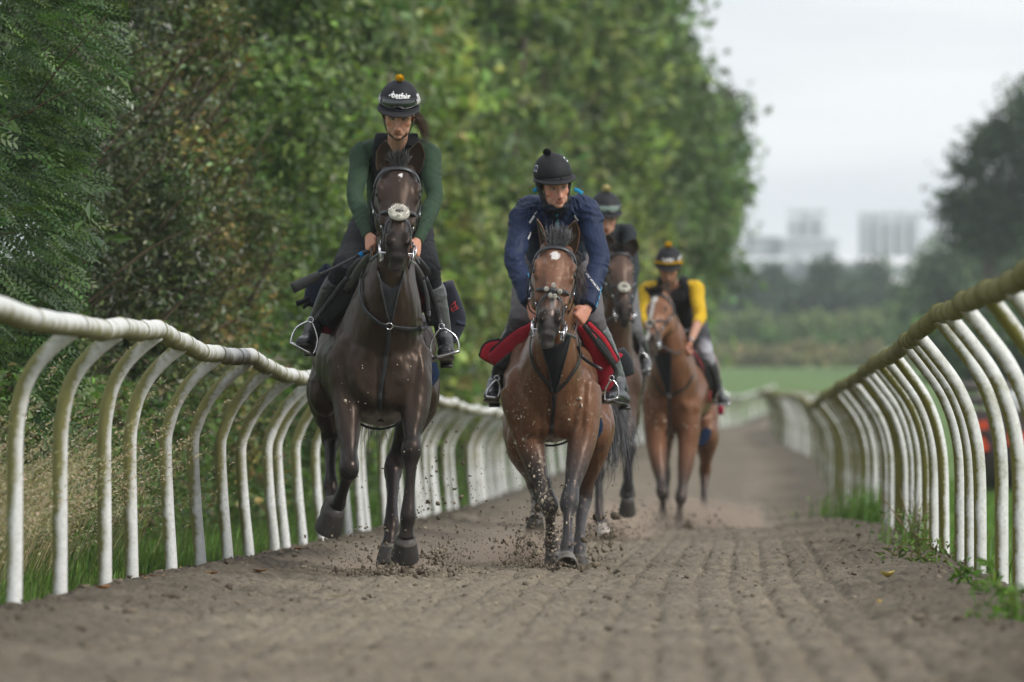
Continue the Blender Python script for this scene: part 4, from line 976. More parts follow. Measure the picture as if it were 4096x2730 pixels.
    # forelock
    rng = np.random.default_rng(int(sp['Z0']*10)); fl = sp.get('forelock', dict(n=150, h=.08, w=.05, col=(.05, .05, .052), up=1.0)); nn = int(fl['n']*1.8)
    ro = np.array([hp(h, .02+.05*rng.random(), .045*rng.uniform(-1, 1)*fl['w']/.05, .03) for _ in range(nn)])
    sw = rng.normal(size=(nn, 1))
    ti = ro+r*(sw*fl['w']*.6)+np.array([0, 0, 1.])*fl['up']*fl['h']*rng.uniform(.35, 1.1, (nn, 1))+n*(.04+.03*rng.normal(size=(nn, 1)))
    Vh, Fh, Ch = strands(ro, ti, n*.03+r*sw*.02+np.array([0, 0, .02]), .0021, fl['col'], rng, 5, .35)
    link("forelock", new_mesh("forelock", Vh, Fh, True, M_HAIR, Ch), ob, origin=tuple(ro[0]))
    if 'mane' in sp:
        mn = sp['mane']; nn = mn['n']; ro = []; ti = []; A = [q(x) for x in mn['line']]
        for _ in range(nn):
            t = rng.random()*(len(A)-1); a = lerp(A[int(t)], A[min(len(A)-1, int(t)+1)], t-int(t)); ro.append(a+rng.normal(size=3)*.012); ti.append(a+np.array(mn['dir'])*rng.uniform(.5, 1.1)+rng.normal(size=3)*.03)
        ro = np.array(ro); ti = np.array(ti); Vh, Fh, Ch = strands(ro, ti, rng.normal(size=(nn, 3))*.03+np.array([0, 0, .04]), .0019, mn['col'], rng, 5, .3)
        link("mane", new_mesh("mane", Vh, Fh, True, M_HAIR, Ch), ob, origin=tuple(ro[0]))
    if 'tail' in sp:
        tl = sp['tail']; K = catmull([q(x) for x in tl['line']], 4); nn = tl['n']; ro = []; 
        Vs = []; Fs = []; Cs = []; n0 = 0; m = len(K)
        for _ in range(nn):
            o = rng.normal(size=3)*tl['w']; t1 = rng.uniform(.55, 1.0); lift = np.linspace(0, 1, m)[:, None]
            path = K+o*(.25+1.0*lift)+rng.normal(size=3)*.03*lift**2; e = max(4, int(m*t1)); vv, ff, cc = loft(path[:e], np.linspace(.0055, .0012, e), m=3, sub=1, col=np.array(tl['col'])*math.exp(.3*rng.normal()))
            Vs.append(vv); Fs += [tuple(i+n0 for i in x) for x in ff]; Cs.append(cc); n0 += len(vv)
        link("tail", new_mesh("tail", np.concatenate(Vs), Fs, True, M_HAIR, np.concatenate(Cs)), ob, origin=tuple(K[0]))
    tri = []
    for x in Fc: tri.append(x)
    VL = [Vector(a) for a in V]; bvh = BVHTree.FromPolygons(VL, tri)
    hm = np.zeros(len(V), bool); hm[:len(hd)] = hd & (t_ > .1); hm[len(hd):] = True
    bvh_body = BVHTree.FromPolygons(VL, [x for x in tri if not hm[x[0]]])
    return dict(ob=ob, h=h, q=q, bvh=bvh_body, Z0=Z0, sp=sp, s=s, n=n, r=r, w=w)

def snap(hs, px, py, lift=.008, off=0.):
    """surface point of the horse seen along the ray through a pixel, with its normal"""
    o = Vector((0, 0, CAM_H)); d = Vector(P(px, py, 1.0)-np.array([0, 0, CAM_H])).normalized()
    loc_, nr, _, _ = hs['bvh'].ray_cast(o, d, 200)
    if loc_ is None or abs(loc_.y-hs['Z0']-off) > 1.6:
        return P(px, py, hs['Z0']+off), np.array([0, -1., 0])
    nr = np.array(nr); nr = nr if nr[1] < 0 else -nr
    return np.array(loc_)+nr*lift+np.array([0, -.003, 0]), nr

WHITE = (.62, .60, .57)
H1 = make_horse(dict(Z0=34.0, label="dark brown-black racehorse with a tiny white star, ridden by the woman in green",
    body=(.027, .0182, .0135), points=(.016, .0145, .0145), face=(.031, .021, .017), muzzle=(.040, .037, .037), earin=(.026, .018, .014), earrim=(.12, .085, .06), earc=(.05, .034, .025),
    torso=[(0, 1519, 1480, .12, .16), (.06, 1519, 1478, .19, .24), (.2, 1519, 1455, .232, .30), (.45, 1516, 1412, .25, .375), (.8, 1503, 1400, .30, .36), (1.2, 1493, 1390, .325, .34), (1.5, 1488, 1370, .31, .32), (1.75, 1487, 1380, .24, .27), (1.9, 1485, 1400, .12, .17)],
    neck=[(1593, 705, .05, .075, .10), (1585, 850, -.02, .085, .15), (1566, 1030, .04, .105, .19), (1548, 1190, .12, .165, .235), (1528, 1340, .25, .215, .28)],
    poll=(1593, 668, -.16), muz=(1591, 1024, -.47), right=(1, 0, -.17), wide=1.22,
    ears=[dict(u=-.066, tip=(1541, 560, -.20), open=(-.1, -1, .1), w=.039), dict(u=.066, tip=(1678, 566, -.20), open=(.12, -1, .1), w=.039)],
    legs=[dict(t='F', k=[(1390, 1410, .2), (1388, 1590, .14), (1398, 1878, -.10), (1352, 2022, .10), (1338, 2040, .10), (1314, 2118, .16)], hc=.05, hp=.07, hr=.073),
          dict(t='F', k=[(1645, 1410, .2), (1660, 1580, .12), (1646, 1798, -.05), (1632, 2065, -.10), (1624, 2160, -.10), (1619, 2232, -.05)], hc=.035, hp=.13, hr=.072),
          dict(t='H', k=[(1400, 1410, 1.45), (1300, 1570, 1.05), (1325, 1755, 1.25), (1321, 1940, .95), (1330, 2005, .9), (1326, 2068, .85)], s=.95),
          dict(t='H', k=[(1590, 1410, 1.45), (1690, 1575, 1.05), (1572, 1868, 1.2), (1566, 2105, .85), (1558, 2185, .80), (1554, 2260, .79)], hc=.045, hp=.15, hr=.066)],
    marks=[(.17, .008, .022, .008, WHITE, 0), (.24, .004, .045, .002, (.09, .08, .075), 0)],
    forelock=dict(n=260, h=.052, w=.030, col=(.13, .125, .13), up=.8),
    mane=dict(n=70, line=[(1655, 900, .06), (1664, 960, .08), (1668, 1010, .10)], dir=(.05, -.02, -.05), col=(.02, .018, .018)),
    tail=dict(n=260, line=[(1490, 1330, 1.9), (1490, 1480, 2.1), (1490, 1640, 2.1), (1495, 1720, 2.05)], w=.085, col=(.06, .058, .058))))
H2 = make_horse(dict(Z0=36.6, label="bay racehorse with a white star, splashed with sand, ridden by the man in navy",
    body=(.130, .062, .034), points=(.040, .040, .044), face=(.135, .066, .040), muzzle=(.085, .080, .082), earin=(.03, .02, .014), earc=(.24, .12, .075), splash=3,
    torso=[(0, 2198, 1610, .12, .15), (.06, 2198, 1600, .19, .23), (.2, 2199, 1560, .235, .30), (.45, 2202, 1500, .252, .375), (.8, 2212, 1480, .29, .36), (1.2, 2225, 1465, .28, .34), (1.5, 2235, 1450, .27, .32), (1.75, 2240, 1460, .22, .27), (1.9, 2243, 1480, .12, .17)],
    neck=[(2226, 1015, -.15, .075, .10), (2226, 1150, -.2, .088, .15), (2220, 1330, -.08, .112, .19), (2209, 1440, .06, .165, .225), (2201, 1540, .2, .21, .27)],
    poll=(2228, 985, -.36), muz=(2194, 1334, -.71), right=(1, .10, -.02), wide=1.16,
    ears=[dict(u=-.068, tip=(2146, 876, -.36), open=(-.95, -.25, .2), w=.040), dict(u=.064, tip=(2302, 882, -.40), open=(.35, -1, .1), w=.038)],
    legs=[dict(t='F', k=[(2070, 1550, .2), (2118, 1770, .16), (2198, 2022, .0), (2207, 2180, .15), (2212, 2212, .15), (2220, 2260, .15)], dirty=1, bl=1.55, s=1.02),
          dict(t='F', k=[(2330, 1550, .18), (2334, 1740, .08), (2275, 2012, -.16), (2268, 2190, -.30), (2266, 2236, -.36), (2267, 2274, -.46)], bl=1.6, hc=.14, hp=.22, hr=.063),
          dict(t='H', k=[(2150, 1500, 1.5), (2085, 1760, 1.15), (2146, 1945, 1.5), (2150, 2050, 1.3), (2143, 2085, 1.22), (2136, 2150, 1.30)], dirty=1, bl=1.6),
          dict(t='H', k=[(2310, 1500, 1.5), (2385, 1720, 1.1), (2333, 1990, 1.35), (2313, 2205, 1.0), (2315, 2230, .97), (2320, 2268, .95)], bl=2.0)],
    marks=[(.185, -.006, .048, .022, WHITE, .05), (.80, .006, .05, .006, (.50, .36, .32), 0), (.70, .004, .09, .016, (.17, .15, .15), 0)],
    forelock=dict(n=260, h=.085, w=.038, col=(.21, .21, .225), up=.9),
    mane=dict(n=120, line=[(2286, 1000, -.26), (2300, 1090, -.2), (2304, 1150, -.16)], dir=(.05, .02, -.10), col=(.06, .035, .025)),
    tail=dict(n=460, line=[(2275, 1400, 1.85), (2360, 1480, 2.15), (2430, 1620, 2.3), (2452, 1780, 2.3), (2442, 1860, 2.3)], w=.062, col=(.085, .085, .09))))
H3 = make_horse(dict(Z0=47.3, label="dark bay racehorse half hidden behind the bay with the navy rider", vox=.013,
    body=(.060, .034, .024), points=(.026, .026, .029), face=(.075, .048, .038), muzzle=(.04, .036, .036), earin=(.02, .015, .012),
    torso=[(0, 2432, 1570, .12, .16), (.06, 2432, 1560, .19, .24), (.2, 2432, 1540, .225, .30), (.45, 2432, 1500, .24, .375), (.8, 2432, 1490, .27, .36), (1.2, 2432, 1480, .27, .34), (1.5, 2432, 1470, .26, .32), (1.75, 2432, 1475, .22, .27), (1.9, 2432, 1490, .12, .17)],
    neck=[(2470, 1030, .0, .075, .10), (2468, 1130, -.06, .085, .15), (2460, 1280, .02, .105, .19), (2445, 1390, .12, .16, .23), (2434, 1480, .25, .2, .27)],
    poll=(2476, 1005, -.2), muz=(2504, 1278, -.5), right=(1, .15, 0), wide=.98,
    ears=[dict(u=-.064, tip=(2432, 935, -.2), open=(-.2, -1, .1)), dict(u=.066, tip=(2544, 955, -.2), open=(.1, -1, .1), w=.044)],
    legs=[dict(t='F', k=[(2372, 1540, .2), (2384, 1690, .12), (2392, 1885, .05), (2397, 2075, -.05), (2406, 2112, -.1), (2424, 2158, -.18)], hc=.4, hp=.45),
          dict(t='F', k=[(2495, 1540, .2), (2502, 1650, .1), (2519, 1792, -.05), (2514, 1948, -.02), (2511, 1995, -.02), (2508, 2052, .04)], hc=.06, hp=.1),
          dict(t='H', k=[(2390, 1500, 1.5), (2372, 1660, 1.15), (2392, 1870, 1.5), (2398, 2030, 1.55), (2402, 2070, 1.55), (2408, 2112, 1.52)]),
          dict(t='H', k=[(2475, 1500, 1.5), (2500, 1640, 1.2), (2514, 1800, 1.6), (2512, 1900, 1.85), (2511, 1940, 1.9), (2510, 1985, 1.92)])],
    forelock=dict(n=110, h=.05, w=.05, col=(.06, .055, .055), up=.5)))
H4 = make_horse(dict(Z0=54.8, label="bright bay racehorse with a white blaze, head turned aside, ridden by the man in yellow", vox=.013,
    body=(.145, .067, .037), points=(.045, .038, .036), face=(.20, .095, .055), muzzle=(.13, .10, .085), earin=(.06, .04, .03),
    torso=[(0, 2690, 1650, .13, .16), (.06, 2690, 1632, .21, .25), (.2, 2693, 1595, .25, .32), (.45, 2700, 1545, .265, .4), (.8, 2716, 1525, .30, .38), (1.2, 2735, 1512, .29, .36), (1.5, 2750, 1502, .28, .34), (1.75, 2760, 1507, .23, .28), (1.9, 2765, 1520, .12, .17)],
    neck=[(2646, 1195, -.18, .075, .10), (2662, 1290, -.2, .10, .18), (2684, 1400, -.05, .145, .23), (2692, 1500, .1, .2, .26), (2693, 1570, .25, .22, .28)],
    poll=(2636, 1172, -.38), muz=(2596, 1396, -.68), right=(.82, -.57, 0), wide=1.0,
    ears=[dict(u=-.06, tip=(2576, 1145, -.42), open=(-.8, -.6, .1), w=.036), dict(u=.066, tip=(2668, 1120, -.38), open=(-.2, -1, .1), w=.036)],
    legs=[dict(t='F', k=[(2622, 1590, .2), (2625, 1790, .1), (2650, 1972, -.16), (2652, 2058, .14), (2656, 2078, .18), (2660, 2106, .22)]),
          dict(t='F', k=[(2758, 1590, .2), (2752, 1790, .1), (2723, 1995, -.1), (2716, 2075, -.02), (2716, 2096, -.02), (2716, 2120, -.05)]),
          dict(t='H', k=[(2720, 1510, 1.5), (2640, 1720, 1.15), (2660, 1900, 1.6), (2668, 2030, 1.75), (2670, 2060, 1.75), (2672, 2096, 1.73)]),
          dict(t='H', k=[(2785, 1510, 1.5), (2828, 1730, 1.1), (2820, 1885, 1.4), (2814, 2035, 1.2), (2808, 2068, 1.15), (2797, 2112, 1.08)], bl=2.3, hc=.2, hp=.35)],
    marks=[(.17, -.004, .07, .030, WHITE, 0), (.45, -.014, .36, .017, WHITE, -.03), (.80, -.02, .08, .024, WHITE, 0)],
    forelock=dict(n=120, h=.035, w=.06, col=(.02, .018, .018), up=.4)))
# ------------------------------------------------------------------ riders
def mat_skin():
    m, nt, out = nodemat("skin"); n = noise(nt, 60, 4, .6)
    c = mixc(nt, 1.0, attrcol(nt), ramp(nt, n, (.3, GREY(.9)), (.7, GREY(1.08))), 'MULTIPLY')
    b = bsdf(nt, out, c, .5, .35, bump=n, bstr=.08, bdist=.002); b.inputs['Subsurface Weight'].default_value = .12
    b.inputs['Subsurface Radius'].default_value = (.012, .005, .003); return m
M_SKIN = mat_skin()
M_KNIT = mat_attr("stretch_jersey", .8, .25, 25, .88, 1.1, 260, .25, .002, sheen=.03)
M_SHELL = mat_attr("windproof_shell", .58, .22, 12, .88, 1.1, 45, .35, .006)
M_SILK = mat_attr("helmet_silk", .62, .2, 30, .92, 1.08, 300, .12, .001, sheen=.02)
M_BOOT = mat_attr("boot_leather", .32, .5, 18, .8, 1.2, 60, .35, .004)
M_LENS = mat_attr("goggle_lens", .06, .7, 5, .95, 1.05, coat=.6)
M_PRINT = mat_attr("print_white", .6, .3, 50, .95, 1.05)
M_POM = mat_attr("wool_pompom", .95, .1, 90, .7, 1.15, 200, .8, .01)

def hand_shape(mb, W, d, kx, pn, col, s=1.0, open_=0.0):
    d = unit(d); kx = unit(kx-np.dot(kx, d)*d); pn = unit(pn-np.dot(pn, d)*d-np.dot(pn, kx)*kx); W = np.asarray(W)
    mb.add(*loft([W-d*.03*s, W, W+d*.045*s, W+d*.085*s, W+d*.094*s], np.array([.027, .028, .040, .042, .034])*s, np.array([.022, .020, .019, .016, .010])*s, hint=kx, m=14, sub=2, power=2.6, col=col))
    Ls = [.92, 1.05, 1.0, .78]
    for i in range(4):
        b = W+d*(.078 if i in (1, 2) else .072)*s+kx*(.030-.0205*i)*s; l = Ls[i]*s; o = open_
        p1 = b+(d*.62+pn*.78)*.042*l; p2 = p1+(d*(-.45+o)+pn*.9)*.027*l; p3 = p2+(d*-.95+pn*.05)*.022*l
        mb.add(*loft([b-d*.02*s, b-pn*.002, p1, p2, p3], np.array([.009, .0103, .0094, .0088, .007])*s, m=8, sub=3, col=col))
    b = W+d*.028*s+kx*.034*s; p1 = b+(d*.6+kx*.45+pn*.35)*.034*s; p2 = p1+(d*.55-kx*.25+pn*.65)*.032*s; p3 = p2+(d*.3-kx*.55+pn*.5)*.022*s
    mb.add(*loft([b-kx*.02*s, b, p1, p2, p3], np.array([.012, .0125, .0108, .0098, .0075])*s, m=8, sub=3, col=col))

def make_rider(sp):
    Z0 = sp['Z0']; q = lambda t: P(t[0], t[1], Z0+t[2]); skin = np.array(sp.get('skin', (.44, .25, .175)))*1.22; S = sp.get('s', 1.0)
    vox = sp.get('vox', .0046)
    J = {k: q(v) for k, v in sp['j'].items()}
    hd = sp['head']; chin = q(hd['chin']); f = unit(hd['f']); r = unit(np.array(hd['r'], float)-np.dot(hd['r'], f)*f); u = np.cross(r, f); u = u if u[2] > 0 else -u
    hs_ = hd.get('s', 1.0)*.96; C = chin-(-.112*u+.058*f)*hs_
    H = lambda x, y, z: C+(r*x+u*y+f*z)*hs_
    R3 = np.array([r, u, f]); E = lambda p, rad, col: mb.add(*ellipsoid(H(*p), np.array(rad)*hs_, R3, m=16, n=11, col=col))
    lip = skin*np.array((.80, .55, .55)); mb = MB()
    # head and face
    E((0, .035, -.012), (.074, .094, .097), skin); E((0, -.038, .020), (.058, .068, .068), skin); E((0, .005, .034), (.071, .062, .052), skin)
    E((0, -.095, .060), (.026, .020, .024), skin); E((0, -.075, .048), (.042, .035, .036), skin)
    for sg in (-1, 1):
        E((sg*.041, -.022, .043), (.027, .030, .028), skin*np.array((1.06, .96, .94))); E((sg*.042, -.060, .020), (.020, .040, .045), skin)
        E((sg*.031, .024, .078), (.026, .009, .014), skin*.92); E((sg*.077, -.008, -.012), (.009, .030, .019), skin*np.array((1.03, .85, .82)))
        E((sg*.0125, -.046, .096), (.0085, .0075, .012), skin*np.array((1.03, .88, .84)))
    mb.add(*loft([H(0, .016, .080), H(0, -.008, .095), H(0, -.032, .109), H(0, -.044, .112), H(0, -.05, .098)], np.array([.009, .009, .0115, .0125, .009])*hs_, np.array([.012, .013, .013, .011, .008])*hs_, hint=r, m=10, sub=3, col=skin*np.array((1.05, .95, .93))))
    E((0, -.0675, .088), (.022, .0055, .0085), lip); E((0, -.0765, .087), (.019, .0062, .0085), lip*1.08); E((0, -.06, .084), (.026, .010, .012), skin)
    # neck, trunk, limbs inside the clothes
    T = sp['torso']; TP = [q(t) for t in T]
    mb.add(*loft([TP[-2], TP[-1], H(0, -.06, -.02), H(0, -.01, -.02)], np.array([.062, .055, .054, .056])*S, np.array([.06, .055, .056, .06])*S, m=14, sub=3, col=skin*.92))
    mb.add(*loft(TP[:-1], [t[3]*.85 for t in T[:-1]], [t[4]*.82 for t in T[:-1]], hint=(1, 0, 0), m=16, sub=2, col=skin))
    for sd in ('L', 'R'):
        sh, el, wr, ha = J['sh'+sd], J['el'+sd], J['wr'+sd], J['ha'+sd]; hp_, kn, an, toe = J['hip'+sd], J['kn'+sd], J['an'+sd], J['toe'+sd]
        mb.add(*loft([sh, (sh+el)/2, el, lerp(el, wr, .3), lerp(el, wr, .75), wr], np.array([.045, .040, .036, .040, .031, .026])*S, m=12, sub=3, col=skin))
        hand_shape(mb, wr, ha-wr, np.array(sp.get('hk'+sd, (.5, -.6, .5))), np.array(sp.get('hp'+sd, (0, .8, -.6))), skin*np.array((1.02, .88, .84)), S*1.0)
        mb.add(*loft([hp_, (hp_+kn)/2, kn, lerp(kn, an, .35), lerp(kn, an, .9), an], np.array([.070, .055, .036, .034, .026, .022])*S, m=12, sub=2, col=skin))
        mb.add(*ellipsoid(sh, np.array([.05, .05, .05])*S, col=skin))
    v, fc, c, nr = remesh(mb, vox, 4, .5)
    d_ = (v-C)/hs_; x_, y_, z_ = d_@r, d_@u, d_@f; face = (z_ > .02) & (np.abs(x_) < .09) & (np.abs(y_) < .13) & (z_ < .15)
    def dent(x0, y0, z0, rx, ry, rz, amt, col=None, cm=1.0, kk=1.4):
        k_ = np.exp(-kk*(((x_-x0)/rx)**2+((y_-y0)/ry)**2+((z_-z0)/rz)**2))*face
        v[:] = v-nr*(amt*hs_*k_)[:, None]
        if col is not None: w_ = np.clip(k_*cm, 0, 1)[:, None]; c[:] = c*(1-w_)+np.asarray(col)*w_
    brow = np.array(sp.get('brow', (.07, .045, .03))); rose = skin*np.array((1.08, .74, .70))
    for sg in (-1, 1):
        dent(sg*.031, .004, .078, .019, .011, .03, .0085, skin*.55, .8); dent(sg*.031, .0055, .075, .017, .0035, .03, 0, (.03, .02, .016), 1.0); dent(sg*.032, .0005, .075, .012, .0022, .03, 0, (.05, .03, .025), .8)
        dent(sg*.034, .0225, .088, .023, .0045, .03, -.001, brow, .85); dent(sg*.010, -.0495, .10, .0045, .0035, .02, .002, (.06, .025, .02), .9)
        dent(sg*.044, -.030, .06, .022, .018, .04, 0, rose, .55); dent(sg*.028, -.058, .085, .006, .018, .03, .0022, skin*.72, .5)
    dent(0, -.0715, .09, .024, .0020, .03, .0022, (.13, .04, .035), .95); dent(0, -.0865, .08, .022, .006, .03, .003, skin*.78, .5); dent(0, -.045, .11, .016, .014, .02, 0, rose, .5)
    if sp.get('stubble'):
        w_ = (np.exp(-((y_+.08)/.035)**2)*face*.45)[:, None]; c[:] = c*(1-w_)+np.array((.12, .075, .055))*w_
    base = np.array(sp['torso'][0][:3], float); bp = q(sp['torso'][0])
    ob = link("person", new_mesh("person", v, fc, True, M_SKIN, c), label=sp['label'], cat="rider", group="riders on the gallop", origin=tuple(bp))
    for sg in (-1, 1):
        e = H(sg*.031, .002, .0670); me = MB(); V, Fc, Cc = ellipsoid(e, np.array([.0098]*3)*hs_, R3, m=12, n=9, col=(.34, .31, .29))
        g = np.array(hd.get('gaze', f)); dd = unit_rows(V-e)@unit(g); Cc[dd > .74] = (.035, .028, .022); me.add(V, Fc, Cc); me.build("eye", M_LENS, ob, origin=tuple(e))
    # ---------------- clothes
    def wear(name, build, mat, vx=None, folds=None, post=None, it=3):
        m2 = MB(); build(m2); V, Fq, Cq, Nr = remesh(m2, vx or vox*1.5, it, .5)
        if folds:
            a, fx, fz = folds; wv_ = fbm(V[:, 0]*7, V[:, 2]*7, 2, 60)*2.2; n_ = fbm(V[:, 0]*fx*.6+V[:, 1]*6, V[:, 2]*fz*.8+V[:, 0]*fx*.6+wv_*3, 3, 61)-.5; n2 = (np.abs(vnoise(V[:, 0]*fx*.5+wv_*2, V[:, 2]*fz*1.4+V[:, 0]*fz*.7*np.sign(V[:, 0]-TP[1][0])+wv_*4, 63)-.5)*2-.5)*(vnoise(V[:, 0]*8, V[:, 2]*6, 64)+.2)
            V = V+Nr*((n_*1.5+n2*.8)*a)[:, None]
        if post: V, Cq = post(V, Cq, Nr)
        return link(name, new_mesh(name, V, Fq, True, mat, Cq), ob, origin=tuple(V.mean(0)))
    jc = np.array(sp['top']); cuffs = sp.get('cuff', 1.0)
    def top(m2):
        m2.add(*loft(TP[:-1], [t[3] for t in T[:-1]], [t[4] for t in T[:-1]], hint=(1, 0, 0), m=20, sub=3, power=2.3, col=jc))
        for sd in ('L', 'R'):
            sh, el, wr = J['sh'+sd], J['el'+sd], J['wr'+sd]; ar = np.array(sp.get('arm', [.062, .058, .052, .047, .048, .041, .034]))
            ce = lerp(el, wr, cuffs)
            inn = lerp(sh, TP[-3], .55)
            m2.add(*loft([inn, sh+[0, 0, .0], lerp(sh, el, .3), lerp(sh, el, .7), el, lerp(el, ce, .4), lerp(el, ce, .85), ce], [ar[0]*1.15, ar[0]*1.05, *ar[1:]], m=16, sub=4, col=jc))
        for hx, hy, ho, a_, b_, c_ in sp.get('hump', []): m2.add(*ellipsoid(q((hx, hy, ho)), (a_, b_, c_), col=jc))
        if sp.get('collar'):
            m2.add(*loft([TP[-3], TP[-2], TP[-1]], [.12, .105, .078], [.10, .085, .07], m=16, sub=3, col=jc))
            m2.add(*loft([TP[-2]+[0, .02, 0], TP[-1]+[0, .0, .01], H(0, -.125, -.005), H(0, -.10, -.01)], [.085, .078, .072, .066], [.07, .074, .074, .07], m=16, sub=3, col=np.array(sp['collar'])))
    tl = sp.get('top_name', 'jumper')
    tp = wear(tl, top, sp.get('top_mat', M_KNIT), vx=vox*1.3, folds=sp.get('folds', (.006, 22, 30)), post=sp.get('top_post'))
    if 'vest' in sp:
        vc = np.array(sp['vest']); w0 = .022
        def vest(m2):
            tt = T[:-1]; pp = TP[:-1]; m2.add(*loft(pp, [t[3]*sp.get('vw', .86)+w0*.6 for t in tt], [t[4]+w0 for t in tt], hint=(1, 0, 0), m=20, sub=3, power=2.6, col=vc))
            ts = TP[-2]; nk = TP[-1]
            for sg in (-1, 1):
                xs = sg*sp.get('strapx', .095); a = TP[-3]+np.array([xs, -T[-3][4]*.75, -.02])
                m2.add(*loft([a+[0, .01, -.08], a+[0, -.01, 0], ts+[xs*.95, -T[-2][4]*1.05, .02], ts+[xs*.85, -.01, T[-2][4]*.9+.012], ts+[xs*.9, .10, .02]], [.036]*5, [.016]*5, hint=(1, 0, 0), m=12, sub=3, power=4, col=vc))
        vo = wear('body_protector', vest, M_CLOTH, vx=vox*1.5, folds=(.003, 14, 22))
        for sg in (-1, 1):                      # strap seams
            ts = TP[-2]; m3 = MB()
            for hh in (.0, .035):
                m3.add(*box(ts+[sg*sp.get('strapx', .095)*.95, -T[-2][4]*1.05-.017, .015-hh], (.034, .003, .004), col=vc*1.6))
            m3.build("strap_seam", M_CLOTH, vo, origin=tuple(ts))
    bc = np.array(sp['breeches']); kc = np.array(sp.get('knee', sp['breeches']))
    def breeches(m2):
        pv = TP[0]; m2.add(*loft([pv+[0, .10, .05], pv, lerp(TP[0], TP[1], .5)], [.12, T[0][3]*1.04, T[1][3]*1.02], [.09, T[0][4]*1.15, T[1][4]], hint=(1, 0, 0), m=18, sub=4, col=bc))
        for sd in ('L', 'R'):
            h_, kn, an = J['hip'+sd], J['kn'+sd], J['an'+sd]; b = sp.get('leg', 1.0)
            m2.add(*loft([h_+[0, .03, .02], lerp(h_, kn, .3), lerp(h_, kn, .7), kn, lerp(kn, an, .12), lerp(kn, an, .3), lerp(kn, an, .5)], np.array([.10, .094, .076, .064, .058, .052, .047])*b, m=16, sub=4, col=[bc, bc, bc, kc, kc, kc, kc]))
    wear('breeches', breeches, M_CLOTH, vx=vox*1.5, folds=(.008, 12, 26))
    for sd in ('L', 'R'):
        kn, an, toe = J['kn'+sd], J['an'+sd], J['toe'+sd]; heel = J.get('heel'+sd, an+(an-toe)*.25*np.array([1, 1, 0])+[0, .03, -.075]); ch = np.array(sp.get('chap'+sd, sp['boots'])); bo = np.array(sp['boots'])
        def boot(m2):
            a = lerp(kn, an, sp.get('bt', .26))
            m2.add(*loft([a, lerp(kn, an, .45), lerp(kn, an, .7), lerp(kn, an, .9), an+[0, 0, -.01], lerp(an, heel, .7)], [.058, .060, .052, .044, .043, .036], m=16, sub=3, col=[ch, ch, ch, ch, bo, bo]))
            fdir = unit(toe-heel)
            m2.add(*loft([heel, lerp(heel, toe, .35)+[0, 0, .018], lerp(heel, toe, .7)+[0, 0, .008], toe, toe+fdir*.03], [.032, .038, .044, .040, .022], [.030, .040, .033, .026, .014], hint=(1, 0, 0), m=16, sub=3, power=2.4, col=bo))
            m2.add(*loft([an, lerp(heel, toe, .5)+[0, 0, .02]], [.042, .040], m=12, sub=2, col=bo))
        bo_ = wear('boot', boot, M_BOOT, vx=vox*1.4, folds=(.005, 10, 46))
        so = MB(); so.add(*loft([heel+[0, 0, -.036], lerp(heel, toe, .35)+[0, 0, -.024], lerp(heel, toe, .7)+[0, 0, -.028], toe+[0, 0, -.026], toe+unit(toe-heel)*.03+[0, 0, -.012]], [.033, .034, .044, .041, .02], [.008, .006, .007, .008, .006], hint=(1, 0, 0), m=10, sub=2, power=4, col=(.03, .026, .022)))
        so.add(*loft([heel+[0, -.02, -.034], heel+[0, -.02, -.052]], [.032, .031], [.030, .030], hint=(1, 0, 0), m=12, sub=1, power=3, col=(.03, .026, .022)))
        so.build("boot_sole", M_BOOT, bo_, origin=tuple(heel))
        # stirrup iron and leather belong to the saddle, stored for the tack builder
    # ---------------- helmet
    hc = np.array(sp['helmet']); ax = hd.get('hw', (.108, .122, .130)); lift = .070
    def hsurf(az, el, k=1.0):       # az 0 = front
        e = math.radians(el); a = math.radians(az)
        return H(0, lift, -.010)+(r*math.sin(a)*math.cos(e)*ax[0]+u*math.sin(e)*ax[1]+f*math.cos(a)*math.cos(e)*ax[2])*k*hs_
    V = []; Cc = []; m = 40; els = list(np.linspace(90, 2, 18))
    for el in els:
        for j in range(m):
            az = 360*j/m; low = -6-16*(1-math.cos(math.radians(az)))/2 if el < 3 else el
            kk = 1.0+.006*max(0, 1-abs(((az+2) % 60)-2)/5.)*float(el > 14)*-1
            V.append(hsurf(az, low, kk)); Cc.append(hc*(1-.0))
    ns = len(els)
    for j in range(m):
        az = 360*j/m; V.append(hsurf(az, -6-16*(1-math.cos(math.radians(az)))/2, .88)); Cc.append(hc*.5)
    Fh = [(i*m+j, i*m+(j+1) % m, (i+1)*m+(j+1) % m, (i+1)*m+j) for i in range(ns) for j in range(m)]
    hob = link("helmet", new_mesh("helmet", np.array(V), Fh, True, M_SILK, np.array(Cc)), ob, origin=tuple(H(0, .05, 0)))
    mbn = MB(); pts = np.array([hsurf(a, -3-16*(1-math.cos(math.radians(a)))/2, 1.012) for a in range(0, 360, 10)]); mbn.add(*loft(np.vstack([pts, pts[:1]]), .009*hs_, .004, hint=u, m=8, sub=1, power=3, col=hc*1.25)); mbn.build("helmet_band", M_SILK, hob, origin=tuple(H(0, .03, 0)))
    # peak
    V = []; Cc = []; nn = 15
    for lay in (0, 1):
        for j in range(nn):
            a = lerp(-78, 78, j/(nn-1)); out_ = .052*math.cos(math.radians(a*1.13))**.8 if abs(a) < 79 else 0; p_ = hsurf(a, -2, 1.0); dr = unit(r*math.sin(math.radians(a))*.7+f*math.cos(math.radians(a)))
            for t in (0, .5, 1.0): V.append(p_+(dr*out_*t-u*(.004+.013*t*math.cos(math.radians(a))+(.004 if lay else 0)))*hs_); Cc.append(np.array(sp.get('peak', (.018, .018, .02))))
    Fp = []; M_ = nn*3
